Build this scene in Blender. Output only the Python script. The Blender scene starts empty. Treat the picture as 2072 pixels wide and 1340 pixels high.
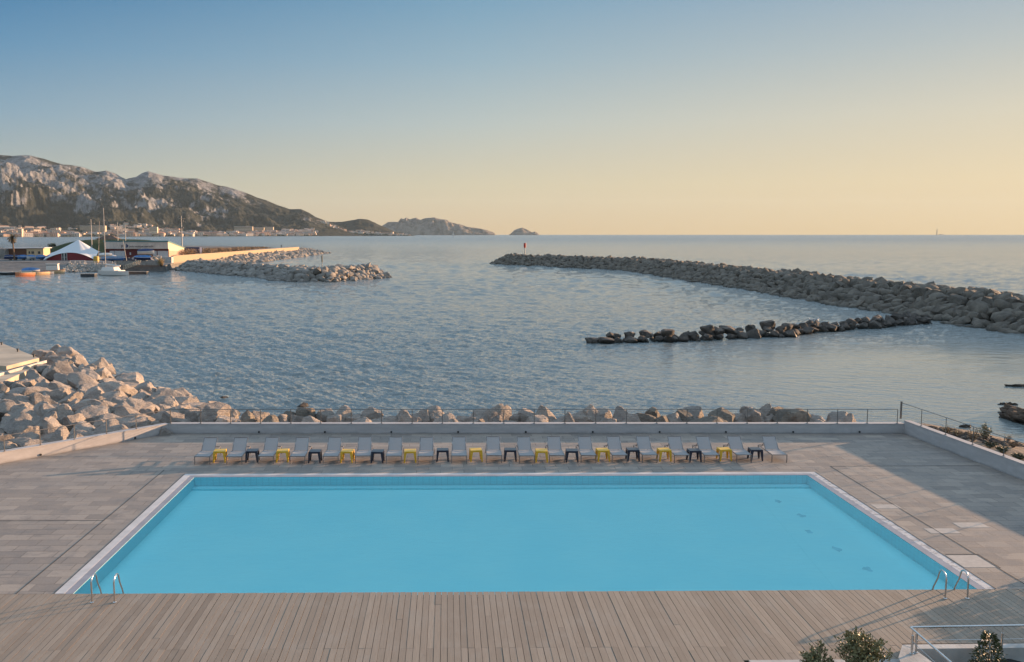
import bpy, bmesh, math, random
import numpy as np
from mathutils import Vector, Matrix, noise, Euler
R = math.radians
random.seed(7)
C = bpy.context.scene.collection
SC = bpy.context.scene

# ------------------------------------------------------------------ camera
F, PX, YH, YAW, H = 1900.0, 930.0, 473.6, 0.75, 9.8
PITCH = math.atan((670 - YH) / F)
def at(x, y, z=0.0):
    """photo pixel -> world point on the horizontal plane z"""
    u = (x - PX) / F; v = (y - 670) / F
    d = [u, math.cos(PITCH) - v * math.sin(PITCH), -math.sin(PITCH) - v * math.cos(PITCH)]
    a = R(YAW)
    d = [d[0] * math.cos(a) + d[1] * math.sin(a), -d[0] * math.sin(a) + d[1] * math.cos(a), d[2]]
    t = (z - H) / d[2]
    return Vector((d[0] * t, d[1] * t, z))
def atD(x, y, D):
    """photo pixel -> world point at forward distance D (world Y)"""
    u = (x - PX) / F; v = (y - 670) / F
    d = [u, math.cos(PITCH) - v * math.sin(PITCH), -math.sin(PITCH) - v * math.cos(PITCH)]
    a = R(YAW)
    d = [d[0] * math.cos(a) + d[1] * math.sin(a), -d[0] * math.sin(a) + d[1] * math.cos(a), d[2]]
    t = D / d[1]
    return Vector((d[0] * t, D, H + d[2] * t))
cd = bpy.data.cameras.new('camera'); cam = bpy.data.objects.new('camera', cd); C.objects.link(cam)
cd.sensor_width = 36; cd.lens = F / 2072 * 36; cd.shift_x = (1036 - PX) / 2072
cd.clip_start = 0.3; cd.clip_end = 60000
cam.location = (0, 0, H); cam.rotation_euler = (R(90) - PITCH, 0, R(-YAW))
SC.camera = cam

# ------------------------------------------------------------------ light
SUN_AZ, SUN_EL = 60.0, 7.2          # azimuth measured from +Y towards +X
w = bpy.data.worlds.new('World'); SC.world = w; w.use_nodes = True
nt = w.node_tree; nt.nodes.clear()
sky = nt.nodes.new('ShaderNodeTexSky'); sky.sky_type = 'NISHITA'; sky.sun_disc = False
sky.sun_elevation = R(SUN_EL); sky.sun_rotation = R(SUN_AZ)
sky.altitude = 0; sky.air_density = 1.0; sky.dust_density = 1.6; sky.ozone_density = 2.0

def wn(typ, **kw):
    nd = nt.nodes.new(typ)
    for k_, v_ in kw.items(): setattr(nd, k_, v_)
    return nd
def wm(op, a, b_=0.0):
    nd = wn('ShaderNodeMath', operation=op)
    for i_, v_ in enumerate((a, b_)):
        if isinstance(v_, bpy.types.NodeSocket): nt.links.new(v_, nd.inputs[i_])
        else: nd.inputs[i_].default_value = v_
    return nd.outputs[0]
def wr_(v_, lo, hi):
    nd = wn('ShaderNodeMapRange'); nt.links.new(v_, nd.inputs[0]); nd.inputs[1].default_value = lo; nd.inputs[2].default_value = hi; return nd.outputs[0]
def wmix(f, a, b_):
    nd = wn('ShaderNodeMix', data_type='RGBA')
    if isinstance(f, bpy.types.NodeSocket): nt.links.new(f, nd.inputs[0])
    else: nd.inputs[0].default_value = f
    nt.links.new(a, nd.inputs[6]); nt.links.new(b_, nd.inputs[7]); return nd.outputs[2]
def s2l(c, g=1.0): return tuple(((x / 255 + .055) / 1.055) ** 2.4 * g for x in c) + (1,)
tcw = wn('ShaderNodeTexCoord'); nrm = wn('ShaderNodeVectorMath', operation='NORMALIZE'); nt.links.new(tcw.outputs['Generated'], nrm.inputs[0])
sxyz = wn('ShaderNodeSeparateXYZ'); nt.links.new(nrm.outputs[0], sxyz.inputs[0])
hl = wm('SQRT', wm('ADD', wm('MULTIPLY', sxyz.outputs[0], sxyz.outputs[0]), wm('MULTIPLY', sxyz.outputs[1], sxyz.outputs[1])))
caz = wm('DIVIDE', wm('ADD', wm('MULTIPLY', sxyz.outputs[0], math.sin(R(SUN_AZ))), wm('MULTIPLY', sxyz.outputs[1], math.cos(R(SUN_AZ)))), wm('MAXIMUM', hl, .001))
def eramp(stops):
    r_ = wn('ShaderNodeValToRGB'); nt.links.new(wm('MAXIMUM', sxyz.outputs[2], 0.0), r_.inputs[0]); e = r_.color_ramp.elements
    while len(e) < len(stops): e.new(.5)
    for el, (p_, c_) in zip(e, stops): el.position = p_; el.color = s2l(c_)
    return r_.outputs[0]
DOME = [(.34, (156, 184, 207)), (.6, (170, 195, 220)), (1, (172, 196, 221))]  # sky above the view, brightened beyond a real one as added fill light
def col(stops):
    """sky colours as they show in the picture, at rising elevation"""
    out = []
    for p_, c_ in stops:
        n_ = .028 + .02 * max(0, 1 - p_ / .08); g_ = [max(.01, (v_ - n_) / 1.24) for v_ in s2l(c_)[:3]]
        out.append((p_, tuple(255 * (1.055 * x ** (1 / 2.4) - .055) for x in g_)))
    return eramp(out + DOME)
SKA = col([(0, (192, 178, 158)), (.05, (178, 182, 173)), (.114, (140, 168, 186)), (.177, (106, 150, 183)), (.232, (78, 130, 172))])
SKB = col([(0, (221, 195, 158)), (.05, (214, 203, 175)), (.114, (187, 196, 193)), (.177, (155, 181, 195)), (.232, (130, 167, 191))])
SKC = col([(0, (232, 205, 161)), (.05, (232, 212, 176)), (.114, (215, 208, 189)), (.177, (185, 193, 193)), (.232, (158, 178, 193))])
SKD = col([(0, (250, 225, 180)), (.05, (250, 235, 200)), (.114, (240, 232, 212)), (.177, (222, 222, 214)), (.232, (205, 212, 210))])
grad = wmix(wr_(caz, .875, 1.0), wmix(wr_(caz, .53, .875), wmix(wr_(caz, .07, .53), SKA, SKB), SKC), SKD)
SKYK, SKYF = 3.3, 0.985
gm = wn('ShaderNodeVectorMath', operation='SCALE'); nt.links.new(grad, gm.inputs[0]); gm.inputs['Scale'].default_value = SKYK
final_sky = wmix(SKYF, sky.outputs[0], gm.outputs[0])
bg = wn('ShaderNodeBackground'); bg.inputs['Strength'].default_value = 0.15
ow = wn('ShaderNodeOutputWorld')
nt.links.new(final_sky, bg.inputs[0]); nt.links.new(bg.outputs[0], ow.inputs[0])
sl = bpy.data.lights.new('sun', 'SUN'); sl.energy = 5.0; sl.angle = R(0.5); sl.color = (1.0, 0.62, 0.36)
so = bpy.data.objects.new('sun', sl); C.objects.link(so); so.location = (60, 40, 40)
sd = Vector((math.sin(R(SUN_AZ)) * math.cos(R(SUN_EL)), math.cos(R(SUN_AZ)) * math.cos(R(SUN_EL)), math.sin(R(SUN_EL))))
so.rotation_euler = sd.to_track_quat('Z', 'Y').to_euler()
SC.view_settings.view_transform = 'Standard'; SC.view_settings.look = 'None'
SC.view_settings.gamma = 1.0; SC.view_settings.exposure = 1.35
SC.cycles.max_bounces = 6; SC.cycles.diffuse_bounces = 3; SC.cycles.glossy_bounces = 3
SC.cycles.transparent_max_bounces = 12; SC.cycles.caustics_reflective = False

# ------------------------------------------------------------------ materials
MATS = {}
class NT:
    def __init__(s, name):
        s.m = bpy.data.materials.new(name); s.m.use_nodes = True
        s.t = s.m.node_tree; s.t.nodes.clear()
        s.out = s.n('ShaderNodeOutputMaterial')
    def n(s, typ, **kw):
        nd = s.t.nodes.new(typ)
        for k, v in kw.items(): setattr(nd, k, v)
        return nd
    def l(s, a, b): s.t.links.new(a, b)
    def put(s, sock, v):
        if hasattr(v, 'is_output') or isinstance(v, bpy.types.NodeSocket): s.l(v, sock)
        else:
            if isinstance(v, tuple) and len(v) == 3 and sock.type == 'RGBA': v = (*v, 1)
            sock.default_value = v
    def pos(s): return s.n('ShaderNodeNewGeometry').outputs['Position']
    def obj(s): return s.n('ShaderNodeTexCoord').outputs['Object']
    def scale(s, vec, sc, loc=(0, 0, 0)):
        m = s.n('ShaderNodeMapping'); s.l(vec, m.inputs[0]); m.inputs['Scale'].default_value = sc; m.inputs['Location'].default_value = loc
        return m.outputs[0]
    def noise(s, vec, sc, det=4, rough=0.55, col=False):
        nd = s.n('ShaderNodeTexNoise'); s.l(vec, nd.inputs['Vector']); nd.inputs['Scale'].default_value = sc
        nd.inputs['Detail'].default_value = det; nd.inputs['Roughness'].default_value = rough
        return nd.outputs['Color' if col else 'Fac']
    def ramp(s, v, lo, hi, a=0.0, b=1.0):
        nd = s.n('ShaderNodeMapRange'); nd.clamp = True; nd.interpolation_type = 'SMOOTHSTEP'
        s.put(nd.inputs[0], v); nd.inputs[1].default_value = lo; nd.inputs[2].default_value = hi
        nd.inputs[3].default_value = a; nd.inputs[4].default_value = b
        return nd.outputs[0]
    def math(s, op, a, b=0.0, c=0.0):
        nd = s.n('ShaderNodeMath', operation=op); s.put(nd.inputs[0], a); s.put(nd.inputs[1], b); s.put(nd.inputs[2], c)
        return nd.outputs[0]
    def mix(s, f, a, b, bt='MIX'):
        nd = s.n('ShaderNodeMix', data_type='RGBA', blend_type=bt)
        s.put(nd.inputs[0], f); s.put(nd.inputs[6], a); s.put(nd.inputs[7], b)
        return nd.outputs[2]
    def bump(s, h, strength=0.5, dist=0.02, normal=None):
        nd = s.n('ShaderNodeBump'); s.put(nd.inputs['Height'], h); s.put(nd.inputs['Strength'], strength); s.put(nd.inputs['Distance'], dist)
        if normal is not None: s.l(normal, nd.inputs['Normal'])
        return nd.outputs[0]
    def pr(s, base, rough=0.8, metal=0.0, normal=None, spec=0.5, **kw):
        p = s.n('ShaderNodeBsdfPrincipled'); s.put(p.inputs['Base Color'], base); s.put(p.inputs['Roughness'], rough)
        p.inputs['Metallic'].default_value = metal; p.inputs['Specular IOR Level'].default_value = spec
        if normal is not None: s.l(normal, p.inputs['Normal'])
        for k, v in kw.items(): s.put(p.inputs[k], v)
        s.l(p.outputs[0], s.out.inputs[0]); return p
    def sep(s, v):
        nd = s.n('ShaderNodeSeparateXYZ'); s.l(v, nd.inputs[0]); return nd.outputs
    def rnd(s): return s.n('ShaderNodeObjectInfo').outputs['Random']

def simple(name, col, rough=0.7, metal=0.0, var=0.12, sc=3.0, bump=0.0, **kw):
    """painted / plain surface with slight uneven tone"""
    if name in MATS: return MATS[name]
    k = NT(name); v = k.obj()
    n = k.noise(v, sc, 5, 0.6)
    c = k.mix(k.ramp(n, 0.3, 0.7), tuple(x * (1 - var) for x in col), tuple(min(1, x * (1 + var)) for x in col))
    nm = k.bump(k.noise(v, sc * 8, 3), 0.5, bump) if bump else None
    k.pr(c, rough, metal, nm, **kw)
    MATS[name] = k.m; return k.m

def m_rock(name, pale, dark, wet_z=None, sc=1.0, tint=(0.30, 0.22, 0.15)):
    k = NT(name); v = k.obj(); p = k.pos()
    big = k.noise(v, 1.1 * sc, 6, 0.62); fine = k.noise(v, 7.0 * sc, 8, 0.7)
    vor = k.n('ShaderNodeTexVoronoi', feature='DISTANCE_TO_EDGE'); k.l(k.scale(v, (1.4 * sc,) * 3), vor.inputs['Vector'])
    c = k.mix(k.ramp(big, 0.3, 0.72), dark, pale)
    c = k.mix(k.ramp(fine, 0.45, 0.8, 0, 0.55), c, tuple(x * 1.25 for x in pale))
    c = k.mix(k.ramp(k.noise(v, 2.3 * sc, 5), 0.56, 0.75, 0, 0.5), c, tint)
    c = k.mix(k.ramp(k.rnd(), 0, 1, 0, 0.38), c, tuple(x * 0.62 for x in dark))
    rough = 0.88
    if wet_z is not None:
        z = k.sep(p)[2]
        zz = k.math('ADD', z, k.math('MULTIPLY', k.noise(p, 0.9, 4), 0.7))
        wet = k.ramp(zz, wet_z + 0.15, wet_z + 0.75, 1, 0)
        c = k.mix(wet, c, (0.018, 0.017, 0.014)); rough = k.mix(wet, (0.88,) * 3, (0.45,) * 3)
    crack = k.ramp(vor.outputs['Distance'], 0.0, 0.05, 0, 1)
    hgt = k.math('ADD', k.math('MULTIPLY', fine, 0.5), k.math('ADD', big, k.math('MULTIPLY', crack, 0.12)))
    k.pr(c, rough, 0, k.bump(hgt, 1.0, 0.16), spec=0.25)
    MATS[name] = k.m; return k.m
M_ROCK = m_rock('limestone', (0.46, 0.40, 0.34), (0.27, 0.235, 0.21), -2.0)
M_ROCKB = m_rock('weathered_limestone', (0.31, 0.265, 0.21), (0.115, 0.10, 0.083), -2.0, 0.5, (0.22, 0.14, 0.09))
M_ROCKD = m_rock('dark_sea_rock', (0.19, 0.16, 0.135), (0.065, 0.057, 0.05), -1.95, 0.8, (0.20, 0.12, 0.07))
M_ROCKH = m_rock('harbour_rubble', (0.40, 0.36, 0.31), (0.21, 0.19, 0.17), -2.0, 0.4)

def m_render(name, col, bumpd=0.004):
    k = NT(name); p = k.pos()
    st = k.noise(k.scale(p, (1.2, 1.2, 5)), 1.0, 6, 0.65); fn = k.noise(p, 14, 4)
    c = k.mix(k.ramp(st, 0.35, 0.75), tuple(x * 0.84 for x in col), col)
    drip = k.noise(k.scale(p, (5, 5, 0.35)), 1.0, 4)
    c = k.mix(k.ramp(drip, 0.56, 0.8, 0, 0.35), c, tuple(x * 0.62 for x in col))
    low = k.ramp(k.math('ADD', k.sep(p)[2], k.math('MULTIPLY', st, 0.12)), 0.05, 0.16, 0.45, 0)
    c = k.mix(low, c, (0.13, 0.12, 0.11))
    k.pr(c, 0.86, 0, k.bump(fn, 0.6, bumpd), spec=0.3); MATS[name] = k.m; return k.m
M_WALL = m_render('rendered_wall', (0.50, 0.47, 0.455))
M_CONC = simple('concrete', (0.42, 0.40, 0.37), 0.85, var=0.18, sc=1.5, bump=0.01)
M_STEEL = simple('stainless_steel', (0.62, 0.60, 0.58), 0.22, 1.0, 0.05)
M_GALV = simple('galvanised_metal', (0.20, 0.185, 0.17), 0.5, 0.5, 0.15)
M_BLACK = simple('black_plastic', (0.012, 0.012, 0.014), 0.5)

def m_terrace():
    k = NT('stone_paving'); p = k.pos()
    br = k.n('ShaderNodeTexBrick'); k.l(k.scale(p, (1, 1, 1), (0.3, 0.15, 0)), br.inputs['Vector'])
    br.offset = 0.5; br.inputs['Scale'].default_value = 1.0
    br.inputs['Brick Width'].default_value = 0.98; br.inputs['Row Height'].default_value = 0.55
    br.inputs['Mortar Size'].default_value = 0.009; br.inputs['Mortar Smooth'].default_value = 0.3; br.inputs['Bias'].default_value = 0.0
    br.inputs['Color1'].default_value = (0.0, 0.0, 0.0, 1); br.inputs['Color2'].default_value = (1, 1, 1, 1); br.inputs['Mortar'].default_value = (0.5, 0.5, 0.5, 1)
    tone = br.outputs['Color']; mort = br.outputs['Fac']
    big = k.noise(k.scale(p, (0.16, 0.42, 1)), 1.0, 6, 0.65); mid = k.noise(p, 1.6, 7, 0.7); fine = k.noise(p, 24, 6, 0.75)
    c = k.mix(tone, (0.205, 0.172, 0.145), (0.365, 0.300, 0.242))
    c = k.mix(k.ramp(big, 0.42, 0.66, 0, 0.55), c, (0.205, 0.19, 0.175))
    c = k.mix(k.ramp(mid, 0.48, 0.72, 0, 0.5), c, (0.345, 0.29, 0.24))
    c = k.mix(k.ramp(k.noise(p, 0.9, 8, 0.75), 0.50, 0.64, 0, 0.6), c, (0.155, 0.145, 0.137))
    c = k.mix(k.ramp(k.noise(k.scale(p, (0.5, 1.6, 1), (9, 2, 0)), 1.0, 7, 0.7), 0.54, 0.68, 0, 0.62), c, (0.115, 0.108, 0.104))
    c = k.mix(k.ramp(fine, 0.25, 0.8, 0.0, 0.35), c, (0.40, 0.345, 0.30))
    c = k.mix(k.ramp(fine, 0.55, 0.3, 0.0, 0.3), c, (0.12, 0.105, 0.095))
    # paler joints in parts, dark ones elsewhere
    jc = k.mix(k.ramp(k.noise(p, 0.35, 3), 0.4, 0.6), (0.075, 0.068, 0.062), (0.22, 0.195, 0.17))
    c = k.mix(mort, c, jc)
    h = k.math('SUBTRACT', k.math('MULTIPLY', fine, 0.12), mort)
    h = k.math('ADD', h, k.math('MULTIPLY', k.n('ShaderNodeSeparateColor').outputs[0], 0.0))
    k.pr(c, k.ramp(mid, 0.3, 0.8, 0.62, 0.85), 0, k.bump(h, 0.8, 0.012), spec=0.35)
    MATS['paving'] = k.m; return k.m
M_PAVE = m_terrace()

def m_wood():
    k = NT('weathered_deck_wood'); p = k.pos()
    a = k.n('ShaderNodeAttribute', attribute_name='tone'); a.attribute_type = 'GEOMETRY'
    grain = k.noise(k.scale(p, (38, 1.6, 1)), 1.0, 7, 0.7); blot = k.noise(k.scale(p, (1.5, 0.8, 1)), 1.0, 6, 0.65)
    c = k.mix(a.outputs['Fac'], (0.22, 0.175, 0.135), (0.355, 0.288, 0.225))
    c = k.mix(k.ramp(grain, 0.38, 0.72, 0, 0.55), c, (0.215, 0.17, 0.13))
    c = k.mix(k.ramp(blot, 0.45, 0.75, 0, 0.5), c, (0.32, 0.28, 0.235))
    c = k.mix(k.ramp(k.noise(p, 5.0, 5, 0.7), 0.62, 0.75, 0, 0.4), c, (0.10, 0.085, 0.075))
    k.pr(c, 0.8, 0, k.bump(grain, 0.7, 0.004), spec=0.3); return k.m
M_WOOD = m_wood()

def m_sea():
    k = NT('sea_water'); p = k.pos()
    # wind on the open water, calm in the lee of the breakwater and by the beach
    def dist(cx, cy, sx, sy):
        m = k.scale(p, (1 / sx, 1 / sy, 0), (-cx / sx, -cy / sy, 0))
        nd = k.n('ShaderNodeVectorMath', operation='LENGTH'); k.l(m, nd.inputs[0]); return nd.outputs['Value']
    lee = k.ramp(dist(48, 72, 40, 36), 0.45, 1.25, 0.10, 1.0)
    lee2 = k.ramp(dist(50, 170, 30, 110), 0.4, 1.3, 0.7, 1.0)
    lee3 = k.ramp(dist(-75, 270, 70, 50), 0.3, 1.2, 0.7, 1.0)
    open_ = k.ramp(k.sep(p)[1], 330, 520, 0.62, 1.0)
    st = k.math('MULTIPLY', k.math('MULTIPLY', lee, lee2), k.math('MULTIPLY', lee3, open_))
    streak = k.noise(k.scale(p, (0.012, 0.04, 1)), 1.0, 5, 0.6)
    st = k.math('MULTIPLY', st, k.ramp(streak, 0.3, 0.7, 0.65, 1.25))
    h = k.math('MULTIPLY', k.noise(k.scale(p, (0.7, 1.0, 1)), 1.1, 6, 0.62), k.math('MULTIPLY', st, 0.70))
    deep = k.mix(k.ramp(streak, 0.35, 0.65), (0.175, 0.205, 0.205), (0.200, 0.228, 0.225))
    far_ = k.ramp(k.sep(p)[1], 120, 2200, 0.07, 0.27)
    pr = k.pr(deep, far_, 0, k.bump(h, 1.0, 1.0)); pr.inputs['IOR'].default_value = 1.333
    return k.m
M_SEA = m_sea()

def m_poolwater():
    k = NT('pool_water'); p = k.pos()
    h = k.math('ADD', k.noise(k.scale(p, (2.2, 3.5, 1)), 1.0, 3), k.math('MULTIPLY', k.noise(p, 9, 3), 0.3))
    nm = k.bump(h, 0.35, 0.02)
    fr = k.n('ShaderNodeFresnel'); fr.inputs['IOR'].default_value = 1.24; k.l(nm, fr.inputs['Normal'])
    tr = k.n('ShaderNodeBsdfTransparent'); tr.inputs[0].default_value = (0.96, 0.99, 1.0, 1)
    gl = k.n('ShaderNodeBsdfGlossy'); gl.inputs['Roughness'].default_value = 0.03; k.l(nm, gl.inputs['Normal'])
    mx = k.n('ShaderNodeMixShader'); k.l(fr.outputs[0], mx.inputs[0]); k.l(tr.outputs[0], mx.inputs[1]); k.l(gl.outputs[0], mx.inputs[2])
    k.l(mx.outputs[0], k.out.inputs[0]); return k.m
M_PWATER = m_poolwater()
def m_pooltile(name, a, b, grid=True):
    k = NT(name); p = k.pos()
    sx, sy, sz = k.sep(p)
    def line(v, pitch, wd):
        f = k.math('FRACT', k.math('DIVIDE', v, pitch)); f = k.math('ABSOLUTE', k.math('SUBTRACT', f, 0.5))
        return k.math('GREATER_THAN', f, 0.5 - wd)
    g = k.math('MAXIMUM', line(sx, 0.25, 0.06), k.math('MAXIMUM', line(sy, 0.25, 0.06), line(sz, 0.12, 0.07)))
    c = k.mix(k.ramp(k.noise(p, 0.5, 6, 0.6), 0.3, 0.7), a, b)
    c = k.mix(k.ramp(k.noise(k.scale(p, (1.3, 2.6, 1)), 1.0, 7, 0.75), 0.66, 0.76, 0, 0.3), c, tuple(x * 0.6 for x in a))
    if grid: c = k.mix(k.math('MULTIPLY', g, 0.25), c, tuple(x * 0.6 for x in a))
    k.pr(c, 0.5, 0); return k.m
M_PTILE = m_pooltile('blue_mosaic', (0.23, 0.88, 0.96), (0.28, 0.92, 0.98))
M_PFLOOR = m_pooltile('blue_pool_floor', (0.25, 0.93, 0.98), (0.29, 0.96, 0.99), False)

def m_mount():
    k = NT('limestone_mountain'); p = k.pos(); g = k.n('ShaderNodeNewGeometry')
    nz = k.sep(g.outputs['Normal'])[2]; z = k.sep(p)[2]
    n1 = k.noise(p, 0.006, 9, 0.68); n2 = k.noise(k.scale(p, (1, 1, 0.35)), 0.03, 8, 0.7); n3 = k.noise(p, 0.0022, 5)
    rockc = k.mix(k.ramp(n2, 0.3, 0.7), (0.09, 0.10, 0.112), (0.30, 0.29, 0.285))
    scrub = k.mix(k.ramp(n2, 0.35, 0.65), (0.020, 0.025, 0.024), (0.050, 0.052, 0.042))
    f = k.math('ADD', k.math('MULTIPLY', k.ramp(z, 40, 380), 0.62), k.math('MULTIPLY', k.math('SUBTRACT', 0.80, nz), 1.1))
    f = k.math('ADD', f, k.math('MULTIPLY', k.math('SUBTRACT', n1, 0.5), 2.4))
    f = k.math('ADD', f, k.math('MULTIPLY', k.math('SUBTRACT', n3, 0.5), 1.2))
    c = k.mix(k.ramp(f, 0.32, 0.62), scrub, rockc)
    k.pr(c, 0.95, 0, k.bump(k.math('ADD', n1, k.math('MULTIPLY', n2, 0.5)), 1.0, 30), spec=0.1); return k.m
M_MOUNT = m_mount()
def m_island():
    k = NT('bare_island_rock'); p = k.pos()
    n2 = k.noise(k.scale(p, (1, 1, 0.35)), 0.02, 8, 0.7)
    c = k.mix(k.ramp(n2, 0.3, 0.7), (0.09, 0.08, 0.07), (0.26, 0.23, 0.20))
    k.pr(c, 0.95, 0, k.bump(n2, 1.0, 25), spec=0.1); return k.m
M_ISLAND = m_island()
def m_ground(name, a, b, c3, sc=1.0):
    k = NT(name); p = k.pos()
    n = k.noise(p, 0.8 * sc, 8, 0.7); f = k.noise(p, 9 * sc, 6, 0.75)
    c = k.mix(k.ramp(n, 0.35, 0.65), a, b); c = k.mix(k.ramp(f, 0.5, 0.72, 0, 0.7), c, c3)
    k.pr(c, 0.95, 0, k.bump(k.math('ADD', n, k.math('MULTIPLY', f, 0.4)), 0.9, 0.15 / sc), spec=0.15); return k.m
M_BEACH = m_ground('shingle', (0.20, 0.155, 0.115), (0.30, 0.235, 0.18), (0.10, 0.085, 0.07))
M_YARD = m_ground('harbour_tarmac', (0.13, 0.125, 0.12), (0.20, 0.19, 0.18), (0.27, 0.25, 0.22), 0.3)
M_GRASS = m_ground('dark_grass', (0.035, 0.050, 0.022), (0.060, 0.070, 0.030), (0.10, 0.09, 0.04), 0.15)

# ------------------------------------------------------------------ mesh helpers
class MB:
    def __init__(s): s.v = []; s.f = []; s.mi = []; s.cur = 0; s.attr = []
    def add(s, vs, fs):
        o = len(s.v); s.v += [tuple(v) for v in vs]; s.f += [tuple(i + o for i in f) for f in fs]; s.mi += [s.cur] * len(fs)
    def box(s, c, d, rz=0, rot=None, taper=1.0):
        x, y, z = d[0] / 2, d[1] / 2, d[2] / 2
        vs = [Vector((sx * x * (taper if sz < 0 else 1), sy * y * (taper if sz < 0 else 1), sz * z)) for sz in (-1, 1) for sy in (-1, 1) for sx in (-1, 1)]
        m = rot.to_matrix() if rot else Matrix.Rotation(rz, 3, 'Z')
        vs = [m @ v + Vector(c) for v in vs]
        s.add(vs, [(0, 2, 3, 1), (4, 5, 7, 6), (0, 1, 5, 4), (2, 6, 7, 3), (0, 4, 6, 2), (1, 3, 7, 5)])
    def bar(s, a, b, w_, h_=None, up=(0, 0, 1)):
        a, b = Vector(a), Vector(b); d = b - a; L = d.length; d.normalize(); h_ = h_ or w_
        up = Vector(up)
        if abs(d.dot(up)) > 0.99: up = Vector((0, 1, 0))
        sx = d.cross(up).normalized(); sy = sx.cross(d).normalized()
        vs = []
        for e in (a, b):
            for i, j in ((-1, -1), (1, -1), (1, 1), (-1, 1)): vs.append(e + sx * (i * w_ / 2) + sy * (j * h_ / 2))
        s.add(vs, [(0, 3, 2, 1), (4, 5, 6, 7), (0, 1, 5, 4), (1, 2, 6, 5), (2, 3, 7, 6), (3, 0, 4, 7)])
    def tube(s, pts, r, seg=8, cap=True):
        pts = [Vector(p) for p in pts]; rr = r if isinstance(r, (list, tuple)) else [r] * len(pts)
        rings = []; prev = None
        for i, p in enumerate(pts):
            d = (pts[min(i + 1, len(pts) - 1)] - pts[max(i - 1, 0)]).normalized()
            if prev is None:
                up = Vector((0, 0, 1)) if abs(d.z) < 0.9 else Vector((0, 1, 0)); a = d.cross(up).normalized()
            else: a = (prev - d * prev.dot(d)).normalized()
            prev = a; b = d.cross(a)
            rings.append([p + a * (rr[i] * math.cos(t)) + b * (rr[i] * math.sin(t)) for t in [2 * math.pi * q / seg for q in range(seg)]])
        vs = [v for rg in rings for v in rg]; fs = []
        for i in range(len(pts) - 1):
            for q in range(seg):
                q2 = (q + 1) % seg; fs.append((i * seg + q, i * seg + q2, (i + 1) * seg + q2, (i + 1) * seg + q))
        if cap: fs += [tuple(range(seg))[::-1], tuple((len(pts) - 1) * seg + q for q in range(seg))]
        s.add(vs, fs)
    def prism(s, poly, z0, z1):
        n = len(poly); vs = [(p[0], p[1], z0) for p in poly] + [(p[0], p[1], z1) for p in poly]
        s.add(vs, [tuple(range(n))[::-1], tuple(range(n, 2 * n))] + [(i, (i + 1) % n, n + (i + 1) % n, n + i) for i in range(n)])
    def extr(s, prof, a, b):
        """profile (u, z) swept from a to b (both at ground), u across"""
        a, b = Vector(a), Vector(b); d = (b - a).normalized(); n_ = Vector((d.y, -d.x, 0))
        k = len(prof); vs = [e + n_ * u + Vector((0, 0, z)) for e in (a, b) for u, z in prof]
        s.add(vs, [tuple(range(k))[::-1], tuple(range(k, 2 * k))] + [(i, (i + 1) % k, k + (i + 1) % k, k + i) for i in range(k)])
    def ball(s, c, r, sub=2, sq=(1, 1, 1), nz=0):
        bm = bmesh.new(); bmesh.ops.create_icosphere(bm, subdivisions=sub, radius=1)
        vs = []
        for v in bm.verts:
            k = 1 + (noise.noise(v.co * 2 + Vector(c)) * nz if nz else 0)
            vs.append(Vector(c) + Vector((v.co.x * r * sq[0] * k, v.co.y * r * sq[1] * k, v.co.z * r * sq[2] * k)))
        s.add(vs, [tuple(q.index for q in f.verts) for f in bm.faces]); bm.free()
    def mesh(s, name, mats, smooth=False, fix=True):
        me = bpy.data.meshes.new(name); me.from_pydata(s.v, [], s.f)
        for m in (mats if isinstance(mats, (list, tuple)) else [mats]): me.materials.append(m)
        me.polygons.foreach_set('material_index', s.mi)
        if fix:
            bm = bmesh.new(); bm.from_mesh(me); bmesh.ops.recalc_face_normals(bm, faces=bm.faces); bm.to_mesh(me); bm.free()
        if smooth:
            me.shade_smooth(); me.set_sharp_from_angle(angle=R(38))
        me.update(); return me
    def build(s, name, mats, parent=None, smooth=False, fix=True):
        return link(name, s.mesh(name, mats, smooth, fix), parent)
def link(name, me, parent=None, loc=None):
    o = bpy.data.objects.new(name, me); C.objects.link(o)
    if parent: o.parent = parent
    if loc is not None: o.location = loc
    return o
def tag(o, label=None, cat=None, group=None, kind=None):
    if label: o['label'] = label
    if cat: o['category'] = cat
    if group: o['group'] = group
    if kind: o['kind'] = kind
    return o
def empty(name, loc, rz=0, label=None, cat=None, group=None):
    o = bpy.data.objects.new(name, None); C.objects.link(o); o.location = loc; o.rotation_euler = (0, 0, rz); o.empty_display_size = 0.3
    return tag(o, label, cat, group)
def copy_tree(o, parent=None):
    c = o.copy(); C.objects.link(c)
    if parent: c.parent = parent
    for ch in list(o.children): copy_tree(ch, c)
    return c
def struct(o): o['kind'] = 'structure'; return o
ORD = ['first', 'second', 'third', 'fourth', 'fifth', 'sixth', 'seventh', 'eighth', 'ninth', 'tenth', 'eleventh', 'twelfth', 'thirteenth',
       'fourteenth', 'fifteenth', 'sixteenth', 'seventeenth', 'eighteenth', 'nineteenth', 'twentieth'] + ['%dth' % i for i in range(21, 60)]
ORD[20] = '21st'; ORD[21] = '22nd'; ORD[22] = '23rd'

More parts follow.
